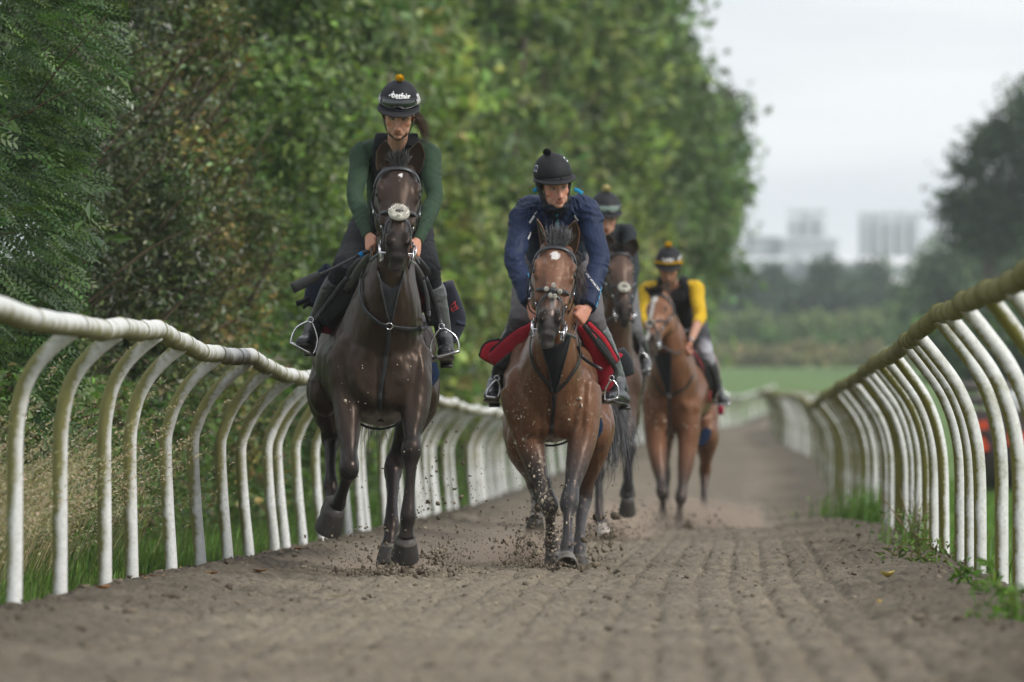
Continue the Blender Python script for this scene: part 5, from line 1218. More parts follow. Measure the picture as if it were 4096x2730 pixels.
    for j in range(nn-1):
        for t in range(2):
            a = j*3+t; Fp += [(a, a+1, a+4, a+3), (M_+a, M_+a+3, M_+a+4, M_+a+1)]
        Fp += [(j*3+2, M_+j*3+2, M_+j*3+5, j*3+5)]
    link("helmet_peak", new_mesh("helmet_peak", np.array(V), Fp, True, M_SILK, np.array(Cc)), hob, origin=tuple(H(0, .03, .11)))
    # pompom
    pc = np.array(sp['pompom']); rng = np.random.default_rng(5); pr = sp.get('pomr', .026)*hs_; pcen = hsurf(*sp.get('pomat', (0, 86)), 1.0)+u*pr*.75; pm = MB(); pm.add(*ellipsoid(pcen, (pr*.85, pr*.85, pr*.72), col=pc*.8))
    dirs = rand_dirs(420, rng); Vp, Fp_, Cp = strands(pcen+dirs*pr*.5, pcen+dirs*pr*np.array([1.05, 1.05, .9])*rng.uniform(.85, 1.12, (420, 1)), dirs*0, .0026, pc, rng, 1, .18); pm.add(Vp, Fp_, Cp)
    pm.build("pompom", M_POM, hob, origin=tuple(pcen))
    # chin harness
    st = MB(); 
    for sg in (-1, 1):
        path = [hsurf(sg*78, -10, 1.0), H(sg*.080, -.015, .012), H(sg*.071, -.055, .022), H(sg*.046, -.095, .040), H(0, -.122, .052)]
        nrm = [r*sg, r*sg, r*sg, r*sg*.7-u*.6, -u]; st.add(*ribbon(path, nrm, .008*hs_, .0028, 4, (.02, .02, .022)))
        path = [hsurf(sg*120, -14, 1.0), H(sg*.080, -.03, -.02), H(sg*.071, -.055, .018)]; st.add(*ribbon(path, r*sg, .007*hs_, .0028, 3, (.02, .02, .022)))
        if sp.get('earpad'):
            st.add(*loft([hsurf(sg*85, -6, .98), H(sg*.082, -.02, -.005), H(sg*.070, -.075, .012), H(sg*.045, -.105, .03)], [.010]*4, [.030, .036, .022, .010], hint=r, m=10, sub=3, col=(.022, .022, .025)))
    st.build("chin_strap", M_LEATHER, hob, origin=tuple(H(0, -.1, .05)))
    return dict(ob=ob, H=H, hsurf=hsurf, helmet=hob, J=J, r=r, u=u, f=f, top=tp, q=q, hs=hs_, spec=sp)

def text_on(name, txt, place, size, mat, parent, label=None, bold=.0):
    """flat lettering wrapped on to a surface: place(x, y) -> point, x and y in metres from the text centre"""
    cu = bpy.data.curves.new("lettering", 'FONT'); cu.body = txt; cu.size = size; cu.align_x = 'CENTER'; cu.align_y = 'CENTER'; cu.offset = bold; cu.resolution_u = 3
    o = bpy.data.objects.new("lettering", cu); COL.objects.link(o); dg = bpy.context.evaluated_depsgraph_get(); me = o.evaluated_get(dg).to_mesh()
    V = np.array([place(p.co.x, p.co.y) for p in me.vertices]); Fc = [tuple(p.vertices) for p in me.polygons]
    o.evaluated_get(dg).to_mesh_clear(); bpy.data.objects.remove(o)
    return link(name, new_mesh(name, V, Fc, False, mat, np.tile((.78, .78, .78), (len(V), 1))), parent, origin=tuple(V.mean(0)))
CHAR = (.016, .017, .019)
def r2_top(V, C, N):
    k = RP2
    C = C.copy()
    return V, C
R1 = make_rider(dict(Z0=34.0, label="woman in a green long-sleeved top and black body protector riding the dark horse", s=.95, skin=(.40, .225, .155), brow=(.06, .04, .03),
    j=dict(shL=(1446, 612, .46), shR=(1718, 616, .46), elL=(1419, 785, .28), elR=(1738, 795, .28), wrL=(1478, 948, .02), wrR=(1667, 968, .0), haL=(1487, 992, -.04), haR=(1655, 1012, -.06),
           hipL=(1490, 890, .98), hipR=(1645, 895, .98), knL=(1378, 1068, .45), knR=(1712, 1075, .45), anL=(1262, 1290, .62), anR=(1776, 1335, .62), toeL=(1216, 1368, .40), toeR=(1783, 1405, .38), heelL=(1240, 1385, .62), heelR=(1786, 1432, .66)),
    head=dict(chin=(1591, 556, .28), f=(-.04, -.93, -.36), r=(1, 0, -.03), s=.98, gaze=(0, -1, -.05)),
    torso=[(1568, 930, 1.0, .165, .12), (1573, 830, .82, .135, .10), (1580, 730, .62, .15, .115), (1585, 655, .50, .165, .115), (1587, 598, .46, .150, .062), (1589, 572, .42, .06, .06)],
    hump=[(1587, 600, .52, .155, .13, .052), (1505, 590, .50, .09, .09, .045), (1668, 592, .50, .09, .09, .045)], top=(.024, .050, .027), vest=(.010, .010, .012), vw=.80, strapx=.085, breeches=(.011, .012, .014), boots=(.012, .012, .013), chapR=(.085, .09, .095), chapL=(.018, .019, .02),
    arm=[.056, .052, .047, .043, .045, .036, .030], folds=(.0045, 20, 42), helmet=(.011, .012, .016), pompom=(.75, .42, .02), pomr=.024,
    hkL=(.6, -.7, .3), hkR=(-.6, -.7, .3), hpL=(.5, .8, -.5), hpR=(-.5, .8, -.5)))
R2 = make_rider(dict(Z0=36.6, label="man in a navy blue jacket leaning low over the bay horse", skin=(.46, .25, .18), brow=(.16, .10, .06), top_name='jacket', top_mat=M_SHELL, earpad=1, collar=(.012, .014, .022),
    j=dict(shL=(2092, 872, .32), shR=(2354, 868, .32), elL=(2056, 1040, .14), elR=(2398, 1030, .14), wrL=(2125, 1215, -.12), wrR=(2350, 1232, -.12), haL=(2150, 1280, -.17), haR=(2306, 1290, -.17),
           hipL=(2135, 1070, 1.05), hipR=(2315, 1070, 1.05), knL=(2082, 1268, .50), knR=(2376, 1285, .50), anL=(1985, 1520, .72), anR=(2474, 1520, .68), toeL=(1962, 1582, .48), toeR=(2430, 1588, .40), heelL=(1978, 1592, .72), heelR=(2500, 1602, .68)),
    head=dict(chin=(2236, 832, .16), f=(.30, -.93, -.22), r=(.97, .28, .16), gaze=(.75, -.7, -.05), s=1.0),
    torso=[(2225, 1080, 1.15, .185, .13), (2225, 1005, .92, .165, .125), (2226, 935, .62, .18, .135), (2226, 885, .42, .19, .125), (2226, 840, .34, .170, .080), (2229, 806, .28, .065, .06)],
    hump=[(2228, 862, .60, .165, .22, .125), (2130, 835, .42, .10, .12, .075), (2325, 832, .42, .10, .12, .075)], top=(.012, .022, .058), breeches=(.115, .105, .11), knee=(.10, .093, .098), boots=(.020, .021, .023), chapR=(.11, .125, .125), chapL=(.022, .022, .024), bt=.14,
    arm=[.074, .068, .064, .060, .058, .053, .046], folds=(.011, 16, 30), helmet=(.014, .0145, .016), pompom=(.012, .012, .013), pomr=.023, pomat=(-60, 72),
    hkL=(.75, -.5, .2), hkR=(-.75, -.5, .2), hpL=(.35, .8, -.5), hpR=(-.35, .8, -.5)))
R3 = make_rider(dict(Z0=47.3, label="rider in a dark jacket with an orange seam, mostly hidden behind the man in navy", vox=.007, skin=(.45, .26, .19), top_name='jacket', collar=(.02, .022, .025),
    j=dict(shL=(2336, 930, .4), shR=(2506, 930, .4), elL=(2318, 1070, .25), elR=(2530, 1070, .25), wrL=(2395, 1215, .02), wrR=(2508, 1225, .02), haL=(2410, 1250, -.02), haR=(2495, 1258, -.02),
           hipL=(2365, 1120, 1.0), hipR=(2485, 1120, 1.0), knL=(2330, 1310, .45), knR=(2536, 1325, .45), anL=(2300, 1430, .62), anR=(2578, 1432, .62), toeL=(2290, 1480, .4), toeR=(2574, 1486, .4)),
    head=dict(chin=(2424, 942, .22), f=(.12, -.95, -.3), r=(1, .1, 0), s=1.02),
    torso=[(2425, 1120, 1.0, .17, .12), (2424, 1060, .8, .15, .11), (2422, 1000, .6, .17, .12), (2420, 960, .46, .18, .12), (2420, 925, .42, .165, .07), (2421, 905, .38, .06, .06)],
    hump=[(2421, 950, .60, .15, .2, .09)], top=(.020, .026, .030), breeches=(.12, .12, .125), boots=(.03, .03, .032), arm=[.066, .060, .055, .050, .050, .044, .038], helmet=(.020, .021, .024), pompom=(.55, .48, .22), pomr=.034))
R4 = make_rider(dict(Z0=54.8, label="man in a yellow top and black body protector with yellow goggles, last of the string", vox=.007, skin=(.36, .20, .14), stubble=1, brow=(.05, .03, .025), cuff=.30,
    j=dict(shL=(2592, 1158, .35), shR=(2782, 1152, .35), elL=(2572, 1275, .2), elR=(2802, 1268, .2), wrL=(2640, 1365, -.05), wrR=(2760, 1372, -.08), haL=(2655, 1392, -.1), haR=(2742, 1398, -.12),
           hipL=(2670, 1310, 1.0), hipR=(2785, 1315, 1.0), knL=(2590, 1400, .45), knR=(2822, 1408, .45), anL=(2548, 1555, .66), anR=(2872, 1555, .66), toeL=(2535, 1612, .42), toeR=(2900, 1608, .42)),
    head=dict(chin=(2674, 1138, .18), f=(-.05, -.92, -.38), r=(1, 0, .02), s=1.02),
    torso=[(2728, 1310, 1.0, .17, .12), (2722, 1270, .82, .155, .115), (2708, 1220, .6, .175, .125), (2698, 1178, .42, .185, .12), (2690, 1148, .38, .16, .07), (2684, 1130, .34, .06, .06)],
    hump=[(2686, 1160, .5, .15, .15, .06)], top=(.56, .36, .018), vest=(.014, .014, .016), vw=.78, strapx=.10, breeches=(.05, .05, .058), knee=(.34, .34, .38), boots=(.03, .031, .033), arm=[.066, .062, .057, .052, .050, .048, .046], helmet=(.014, .015, .017), pompom=(.75, .42, .02), pomr=.03))
# ------------------------------------------------------------------ tack
BLK = (.014, .014, .016); RED = (.30, .013, .026); STEEL = (.62, .62, .64); WOOL = (.86, .83, .74); NAVY = (.022, .028, .048)
TACKG = "tack on the cantering horses"
def fleece(mb, c, R, ax1, ax2, col=WOOL, n=800, seed=1, lumps=None):
    rng = np.random.default_rng(seed); a1, a2 = unit(ax1), unit(ax2); nn = np.cross(a1, a2); nn = nn if nn[1] < 0 else -nn
    if lumps is None: mb.add(*torus(c, R, R*.62, a1, a2, n=20, m=8, col=col, sq=.78)); cs = [c+R*(math.cos(t)*a1+.78*math.sin(t)*a2) for t in np.linspace(0, 6.28, 14)[:-1]]; rr = R*.62
    else: cs = [c+a1*x+a2*y for x, y in lumps]; rr = R*.36; [mb.add(*ellipsoid(q, (rr, rr, rr), col=col)) for q in cs]
    k = max(1, n//len(cs)); ro = np.repeat(np.array(cs), k, 0); d = rand_dirs(len(ro), rng)+nn*.5
    V, Fc, C = strands(ro+d*rr*.6, ro+d*rr*1.14, d*0, .0017, col, rng, 1, .15); mb.add(V, Fc, C)

def bridle(hs, label, hands, fl='ring', pad=True):
    h = hs['h']; s = hs['s']; r, n, w = hs['r'], hs['n'], hs['w']; hsf = lambda t, a, l=.006: head_surf(h, t, a, l)
    ob = empty("bridle", tuple(hp(h, .1, 0, .05)), label, "bridle", TACKG)
    def strap(name, tas, wd, col=BLK, lift=.006, par=ob):
        q = [hsf(t, a, lift) for t, a in tas]; mb = MB(); mb.add(*ribbon([x[0] for x in q], [x[1] for x in q], wd*s, .003, 4, col)); return mb.build(name, M_LEATHER, par, origin=tuple(q[0][0]))
    strap("browband", [(.17, -82), (.125, -60), (.098, -30), (.088, 0), (.098, 30), (.125, 60), (.17, 82)], .0115, (.03, .03, .034), .010)
    for sg in (-1, 1):
        strap("cheekpiece", [(.10, sg*95), (.22, sg*100), (.36, sg*88), (.5, sg*84), (.66, sg*84), (.80, sg*88), (.89, sg*95)], .009, lift=.009)
        m = MB(); a = hp(h, .10, sg*.088, -.05); m.add(*ribbon([a, hp(h, .0, sg*.07, -.06), hp(h, -.045, 0, -.06)], [r*sg, r*sg+n*.1, -w], .010, .003, 4, BLK)); m.build("headpiece", M_LEATHER, ob, origin=tuple(a))
        m = MB(); a = hp(h, .12, sg*.095, -.07); m.add(*ribbon([a, hp(h, .26, sg*.112, -.14), hp(h, .40, sg*.09, -.24), hp(h, .44, 0, -.262)], r*sg, .007, .003, 4, BLK)); m.build("throatlash", M_LEATHER, ob, origin=tuple(a))
    # crossed noseband with its fleece pad
    cN, nN = hsf(.60, 0, .016)
    nb = strap("noseband", [(.47, -92), (.50, -70), (.555, -35), (.60, 0), (.665, 40), (.75, 70), (.86, 92)], .009, lift=.008)
    strap("noseband", [(.47, 92), (.50, 70), (.555, 35), (.60, 0), (.665, -40), (.75, -70), (.86, -92)], .009, lift=.0105)
    if pad:
        mb = MB()
        if fl == 'ring': fleece(mb, cN, .030*s, r, w)
        else: fleece(mb, cN, .030*s, r, w, lumps=[(-.036, -.006), (.036, .0), (-.012, .034), (.012, .036), (0, -.036)])
        fo = mb.build("fleece_pad", M_FLEECE, nb, origin=tuple(cN)); mb = MB(); mb.add(*loft([cN-r*.017*s+nN*.012, cN+nN*.015, cN+r*.017*s+nN*.012], [.004]*3, [.008*s]*3, hint=nN, m=10, sub=2, power=3, col=(.03, .03, .034))); mb.build("leather_disc", M_LEATHER, nb, origin=tuple(cN))
    for sg in (-1, 1):
        c = hp(h, .905, sg*.072, -.045); mb = MB(); mb.add(*torus(c, .036*s, .0045, n*.9+r*.25*sg, w, n=22, m=8, col=STEEL)); mb.add(*loft([c+w*.05*s, c-w*.065*s], .005, m=8, sub=1, col=STEEL)); mb.add(*loft([c, hp(h, .905, 0, -.05)], .006, hint=w, m=8, sub=1, col=STEEL))
        br = mb.build("bit_ring", M_STEELB, ob, origin=tuple(c))
        for t, a in ((.40, 86), (.62, 86)):
            p_, q_ = hsf(t, sg*a, .013); mb = MB(); mb.add(*box(p_, (.004, .008, .011), R3b(q_, w), STEEL)); mb.build("buckle", M_STEELB, ob, origin=tuple(p_))
        tgt = hands[0] if sg < 0 else hands[1]
        mid = lerp(c, tgt, .5)+np.array([sg*.03, .02, -.05]); mb = MB(); mb.add(*ribbon([c, lerp(c, mid, .6), mid, lerp(mid, tgt, .6), tgt, tgt+np.array([-sg*.03, .03, -.10])], r*sg+n*.2, .009, .003, 4, BLK)); mb.build("rein", M_LEATHER, ob, origin=tuple(c))
    return ob
def R3b(nrm, w):
    a = unit(nrm); c = unit(w-np.dot(w, a)*a); return np.array([a, np.cross(c, a), c])

def breastplate(hs, label, straps, ring=None, bib=None, loose=None, wd=.011):
    Zc = hs['Z0']; p0 = snap(hs, *(ring or straps[0][-1]))[0]
    ob = empty("breastplate", tuple(p0), label, "breastplate", TACKG)
    for st in straps:
        st = catmull(np.array([(x, y, 0) for x, y in st], float), 3)[:, :2]; q = [snap(hs, x, y, .011) for x, y in st]; mb = MB(); mb.add(*ribbon([a for a, _ in q], [b for _, b in q], wd, .003, 5, BLK)); mb.build("strap", M_LEATHER, ob, origin=tuple(q[0][0]))
    if ring:
        mb = MB(); c, nr = snap(hs, *ring, .013); mb.add(*torus(c, .017, .0035, (1, 0, 0), np.cross(nr, (1, 0, 0)), n=18, m=6, col=STEEL)); mb.build("breast_ring", M_STEELB, ob, origin=tuple(c))
    if bib:
        (xl, xr, yt), (xt, yb) = bib; rows = 14; cols = 9; V = []
        for i in range(rows+1):
            t = i/rows; a = lerp(xl, xt-5, t); b = lerp(xr, xt+5, t)
            for j in range(cols+1): V.append(snap(hs, lerp(a, b, j/cols), lerp(yt, yb, t), .006)[0])
        V = np.array(V); G = V.reshape(rows+1, cols+1, 3)
        for _ in range(3): G[1:-1, 1:-1] = (G[1:-1, 1:-1]*2+G[:-2, 1:-1]+G[2:, 1:-1]+G[1:-1, :-2]+G[1:-1, 2:])/6; G[..., 1] -= .0015
        V = G.reshape(-1, 3); W = V+[0, .006, 0]; k = cols+1; Fc = []; m = len(V)
        for i in range(rows):
            for j in range(cols): a = i*k+j; Fc += [(a, a+1, a+k+1, a+k), (m+a, m+a+k, m+a+k+1, m+a+1)]
        link("martingale_bib", new_mesh("martingale_bib", np.vstack([V, W]), Fc, True, M_CLOTH, np.tile((.02, .021, .023), (2*m, 1))), ob, origin=tuple(V[0]))
        for e in (0, cols):
            pts = G[::2, e]; mb = MB(); mb.add(*loft(pts+[0, -.003, 0], .0045, m=6, sub=2, col=(.035, .035, .038))); mb.build("bib_binding", M_LEATHER, ob, origin=tuple(pts[0]))
    if loose is not None:
        mb = MB(); mb.add(*ribbon(loose, (0, -1, .2), .009, .003, 5, BLK)); mb.build("loose_strap", M_LEATHER, ob, origin=tuple(loose[0]))
    return ob

def padshape(chain, hw, th, col, hint=None, m=16, bind=None, bindr=.008, sub=4):
    """flat stuffed panel along a chain of points; returns (panel MB, binding MB)"""
    A = np.array(chain, float); T = unit(A[-1]-A[0]); hint = np.cross(T, (0, 1, 0)) if hint is None else hint; hint = unit(hint)
    mb = MB(); mb.add(*loft(A, hw, th, hint=hint, m=m, sub=sub, power=2.6, col=col)); bm = None
    if bind is not None:
        Q = catmull(np.hstack([A, np.array(hw)[:, None]]), sub); p = Q[:, :3]; hwv = Q[:, 3:4]; Tn = unit_rows(np.gradient(p, axis=0)); Hn = unit_rows(hint-(Tn*hint).sum(1, keepdims=True)*Tn)
        L = p+Hn*hwv; R = (p-Hn*hwv)[::-1]; loop = np.vstack([L, R, L[:1]]); bm = MB(); bm.add(*loft(loop[::2] if len(loop) > 20 else loop, bindr, m=7, sub=2, col=bind))
    return mb, bm

def stirrup(par, b0, b1, top, Z, leather=None):
    A, B, T = P(b0[0], b0[1], Z), P(b1[0], b1[1], Z), P(top[0], top[1], Z); mid = (A+B)/2; up = T-mid; mb = MB()
    arch = [A, A+up*.30+(A-mid)*.06, A+up*.62-(A-mid)*.10, T+(A-mid)*.28-up*.04, T, T+(B-mid)*.28-up*.04, B+up*.62-(B-mid)*.10, B+up*.30+(B-mid)*.06, B]
    mb.add(*loft(arch, .0052, .0075, hint=(1, 0, 0), m=8, sub=4, col=STEEL)); mb.add(*loft([A-(B-A)*.03, mid, B+(B-A)*.03], .008, .022, hint=unit(up), m=8, sub=2, power=4, col=(.45, .45, .46)))
    so = mb.build("stirrup_iron", M_STEELB, par, origin=tuple(T))
    if leather is not None:
        mb = MB(); mb.add(*ribbon([T+[0, .0, -.004]]+list(leather), (0, -1, 0), .013, .003, 4, BLK)); mb.build("stirrup_leather", M_LEATHER, par, origin=tuple(T))
        mb = MB(); mb.add(*torus(T+[0, -.01, .012], .014, .0028, (1, 0, 0), (0, 0, 1), n=12, m=5, col=STEEL)); mb.build("buckle", M_STEELB, so, origin=tuple(T))

def saddle(hs, label, flaps, irons, colr=BLK):
    Z0 = hs['Z0']; q = hs['q']; T = hs['sp']['torso']; o3, x3, y3, rx3, rz3 = T[3]; o4, x4, y4, rx4, rz4 = T[4]
    top3 = q((x3, y3, o3))+[0, 0, rz3]; top4 = q((x4, y4, o4))+[0, 0, rz4]; cen = (top3+top4)/2
    ob = empty("saddle", tuple(cen), label, "saddle", TACKG)
    mb = MB(); mb.add(*loft([top3+[0, .05, .0], top3+[0, .12, .045], lerp(top3, top4, .55)+[0, 0, .03], top4+[0, 0, .05], top4+[0, .14, .075]], [.07, .10, .13, .15, .11], [.03, .03, .022, .03, .02], hint=(1, 0, 0), m=16, sub=4, col=colr)); mb.build("seat", M_LEATHER, ob, origin=tuple(cen))
    for ch, hw, th, col in flaps:
        a, _ = padshape([q(c) for c in ch], hw, th, col); fo = a.build("flap", M_LEATHER, ob, origin=tuple(q(ch[0])))
    g = [q((x3, y3, o3+.14))+[rx3*1.06*math.cos(t), .02, rz3*1.03*math.sin(t)] for t in np.linspace(-math.pi, 0, 13)]
    nr = [np.array([math.cos(t), 0, math.sin(t)]) for t in np.linspace(-math.pi, 0, 13)]
    mb = MB(); mb.add(*ribbon(g, nr, .05, .006, 3, (.016, .018, .024))); mb.build("girth", M_CLOTH, ob, origin=tuple(g[6]))
    for b0, b1, tp, off, lea in irons: stirrup(ob, b0, b1, tp, Z0+off, [q(x) for x in lea] if lea else None)
    return ob
def cloth(hs, label, panels, name="saddle_cloth", mat=None):
    q = hs['q']; ob = empty(name, tuple(q(panels[0][0][0])), label, "saddle cloth", TACKG)
    for ch, hw, th, col, bind in panels:
        a, b = padshape([q(c) for c in ch], hw, th, col, bind=bind); po = a.build("panel", mat or M_QUILT, ob, origin=tuple(q(ch[0])))
        if b: b.build("binding", M_CLOTH, po, origin=tuple(q(ch[0])))
    return ob
M_QUILT = mat_attr("quilted_cloth", .8, .25, 9, .85, 1.15, 26, .45, .008, sheen=.03)

hand = lambda R: (R['J']['haL'], R['J']['haR'])
bridle(H1, "black bridle with a white sheepskin noseband ring on the dark brown horse", hand(R1))
bridle(H2, "black bridle with four small fleece tufts on the bay horse's noseband", hand(R2), 'lumps')
bridle(H3, "bridle with a round white noseband pad on the half-hidden dark bay", hand(R3))
bridle(H4, "bridle on the blazed bay whose head is turned aside", hand(R4), 'lumps')
breastplate(H1, "black breast strap and martingale with a brass buckle on the dark horse's chest", [[(1453, 1085), (1446, 1170), (1462, 1232), (1505, 1282), (1548, 1303)], [(1564, 1306), (1640, 1316), (1698, 1310), (1714, 1275), (1708, 1190), (1690, 1120)], [(1556, 1312), (1546, 1420), (1533, 1530), (1516, 1640)]], (1556, 1302), ((1500, 1632, 1010), (1560, 1288)))
breastplate(H2, "black breastplate with a wide neck bib on the bay with the star", [[(2134, 1335), (2127, 1400), (2142, 1462), (2188, 1530), (2214, 1566)], [(2223, 1566), (2264, 1522), (2306, 1456), (2312, 1400), (2304, 1345)], [(2218, 1575), (2214, 1660), (2206, 1760)]], None, ((2160, 2282, 1335), (2219, 1570)), loose=[snap(H2, 2306, 1385)[0], snap(H2, 2320, 1425)[0], P(2352, 1448, 36.55), P(2384, 1466, 36.5), P(2408, 1479, 36.5)])
breastplate(H4, "dark breast girth and neck bib with a pale ring on the blazed bay", [[(2610, 1500), (2640, 1560), (2676, 1582)], [(2682, 1582), (2740, 1550), (2770, 1500)], [(2679, 1590), (2676, 1680), (2670, 1760)]], (2678, 1580), ((2612, 2684, 1410), (2676, 1585)))
saddle(H1, "black exercise saddle on the dark brown horse", [
    ([(1462, 1035, .30), (1405, 1125, .42), (1345, 1215, .50), (1290, 1290, .56)], [.03, .055, .06, .03], [.016]*4, (.020, .020, .022)), ([(1490, 1010, .22), (1440, 1085, .34), (1390, 1160, .42)], [.02, .03, .022], [.022]*3, (.05, .046, .042)),
    ([(1655, 1035, .30), (1695, 1110, .42), (1722, 1200, .50), (1728, 1300, .56)], [.03, .05, .05, .025], [.016]*4, (.020, .020, .022)), ([(1650, 1050, .24), (1680, 1110, .36), (1712, 1190, .44)], [.015, .024, .018], [.022]*3, (.05, .046, .044))],
    [((1163, 1372), (1252, 1420), (1243, 1290), .40, [(1268, 1270, .46), (1330, 1190, .42), (1390, 1110, .36)]), ((1731, 1434), (1835, 1406), (1766, 1316), .36, [(1760, 1290, .42), (1738, 1210, .40), (1700, 1110, .34)])])
saddle(H2, "black saddle between the red pads of the bay", [([(2120, 1345, .34), (2040, 1435, .44), (1990, 1475, .5)], [.016, .030, .026], [.014]*3, BLK), ([(2330, 1300, .30), (2390, 1370, .36), (2455, 1455, .44)], [.012, .02, .016], [.014]*3, BLK)],
    [((1945, 1588), (1990, 1592), (1988, 1522), .46, [(2000, 1500, .50), (2060, 1410, .40)]), ((2420, 1606), (2472, 1592), (2446, 1522), .36, [(2462, 1478, .36), (2400, 1392, .30), (2335, 1302, .22)])])
saddle(H3, "grey-edged saddle on the half-hidden dark bay", [([(2495, 1300, .35), (2518, 1380, .42), (2535, 1450, .5)], [.02, .03, .02], [.014]*3, BLK)], [((2550, 1492), (2602, 1476), (2566, 1412), .38, [(2560, 1390, .42), (2540, 1340, .4)])])
saddle(H4, "black saddle on the blazed bay", [([(2770, 1400, .35), (2810, 1470, .42), (2838, 1560, .5)], [.02, .04, .03], [.016]*3, BLK)], [((2868, 1622), (2922, 1616), (2888, 1562), .40, [(2870, 1530, .42), (2845, 1460, .4)])])
cloth(H1, "black saddle pad with dark red edging and red lining on the dark horse", [
    ([(1470, 1070, .34), (1420, 1150, .44), (1360, 1235, .54), (1318, 1310, .62)], [.012, .030, .045, .030], [.012]*4, (.035, .02, .022), (.13, .02, .025)), ([(1318, 1275, .62), (1308, 1335, .64)], [.036, .030], [.010]*2, (.24, .02, .04), None),
    ([(1655, 1085, .34), (1690, 1160, .44), (1712, 1240, .54)], [.012, .026, .03], [.012]*3, (.10, .015, .02), BLK)])
cloth(H2, "thick red saddle pad with black binding on the bay with the star", [
    ([(2140, 1298, .26), (2085, 1345, .36), (2016, 1412, .46), (1968, 1440, .52)], [.020, .046, .056, .036], [.022]*4, RED, BLK), ([(2010, 1372, .56), (1968, 1402, .60), (1945, 1440, .62)], [.02, .05, .04], [.02]*3, (.36, .016, .028), BLK),
    ([(2314, 1300, .26), (2366, 1366, .36), (2408, 1450, .46), (2424, 1520, .52), (2408, 1562, .54)], [.018, .044, .058, .050, .028], [.022]*5, RED, BLK), ([(2350, 1290, .34), (2408, 1360, .42), (2458, 1450, .50)], [.014, .024, .026], [.02]*3, (.36, .016, .028), BLK),
    ([(2380, 1480, .58), (2386, 1560, .60), (2384, 1634, .62)], [.012, .018, .014], [.008]*3, (.36, .018, .04), None)])
cloth(H3, "red pad with a bright pink lining on the dark bay", [([(2494, 1290, .36), (2514, 1350, .44), (2526, 1410, .52)], [.02, .034, .026], [.02]*3, (.30, .018, .035), BLK), ([(2530, 1460, .56), (2522, 1505, .58)], [.03, .02], [.01]*2, (.50, .03, .10), None)])
cloth(H4, "black pad with coral red piping and a pink corner on the blazed bay", [([(2756, 1400, .30), (2786, 1470, .40), (2812, 1550, .48), (2822, 1610, .52)], [.02, .045, .05, .03], [.018]*4, (.02, .018, .02), (.34, .03, .04)), ([(2880, 1600, .66), (2884, 1660, .68)], [.026, .024], [.01]*2, (.50, .03, .09), None)])
QS = cloth(H1, "navy quilted quarter sheet with red embroidery showing behind the woman's legs", [
    ([(1330, 1080, .95), (1275, 1150, 1.05), (1240, 1222, 1.10)], [.05, .062, .04], [.016]*3, NAVY, None),
    ([(1790, 1130, .95), (1812, 1210, 1.0), (1826, 1280, 1.04), (1816, 1340, 1.06), (1808, 1370, 1.06)], [.03, .042, .050, .034, .02], [.016]*5, (.04, .045, .062), None)], name="quarter_sheet")
QS["category"] = "rug"
mb = MB(); mb.add(*loft([H1['q']((1825, 1290, 1.0)), H1['q']((1850, 1298, 1.0)), H1['q']((1862, 1300, 1.0))], [.014, .010, .008], m=8, sub=2, col=NAVY)); mb.build("sheet_corner", M_QUILT, QS, origin=tuple(H1['q']((1825, 1290, 1.0))))
mb = MB()
for a, b in (((1800, 1228), (1822, 1206)), ((1806, 1240), (1826, 1222)), ((1812, 1246), (1834, 1232)), ((1802, 1232), (1812, 1250)), ((1816, 1210), (1830, 1236))): mb.add(*loft([H1['q']((*a, .97)), H1['q']((*b, .97))], .0028, m=6, sub=1, col=(.42, .04, .05)))
mb.build("embroidery", M_CLOTH, QS, origin=tuple(H1['q']((1815, 1230, .97))))
mb = MB(); a = H1['q']((1236, 1195, 1.02)); mb.add(*loft([a, H1['q']((1205, 1210, 1.0)), H1['q']((1186, 1216, 1.0))], [.012, .012, .017], m=8, sub=2, col=BLK)); mb.add(*loft([H1['q']((1238, 1215, 1.02)), H1['q']((1222, 1222, 1.0)), H1['q']((1214, 1236, 1.0))], [.010, .010, .006], m=8, sub=2, col=BLK)); mb.build("fastening_toggle", M_CLOTH, QS, origin=tuple(a))
cl2 = cloth(H2, "grey quarter sheet with a red stripe behind the navy rider's boot", [([(2478, 1400, .9), (2500, 1450, .95), (2515, 1500, 1.0)], [.03, .042, .034], [.012]*3, (.05, .055, .065), None), ([(2472, 1420, .88), (2488, 1426, .88)], [.014, .012], [.006]*2, (.42, .03, .045), None)], name="quarter_sheet"); cl2["category"] = "rug"
def girth_sleeve(hs, label, px):
    q = hs['q']; V, W = [], []
    a, _ = padshape([q(c) for c in px], [.03, .045, .02], [.02]*3, (.020, .035, .075)); rng = np.random.default_rng(3)
    a.build("girth_sleeve", M_FLEECE, None, label=label, cat="girth sleeve", group=TACKG, origin=tuple(q(px[0])))
girth_sleeve(H2, "navy blue towelling girth sleeve beside the bay's elbow", [(2384, 1668, .34), (2378, 1715, .34), (2360, 1775, .34)])
girth_sleeve(H1, "navy blue girth sleeve just showing past the dark horse's shoulder", [(1722, 1450, .36), (1722, 1500, .36), (1715, 1545, .36)])
girth_sleeve(H4, "blue girth sleeve at the blazed bay's elbow", [(2832, 1715, .34), (2820, 1745, .34), (2800, 1785, .34)])

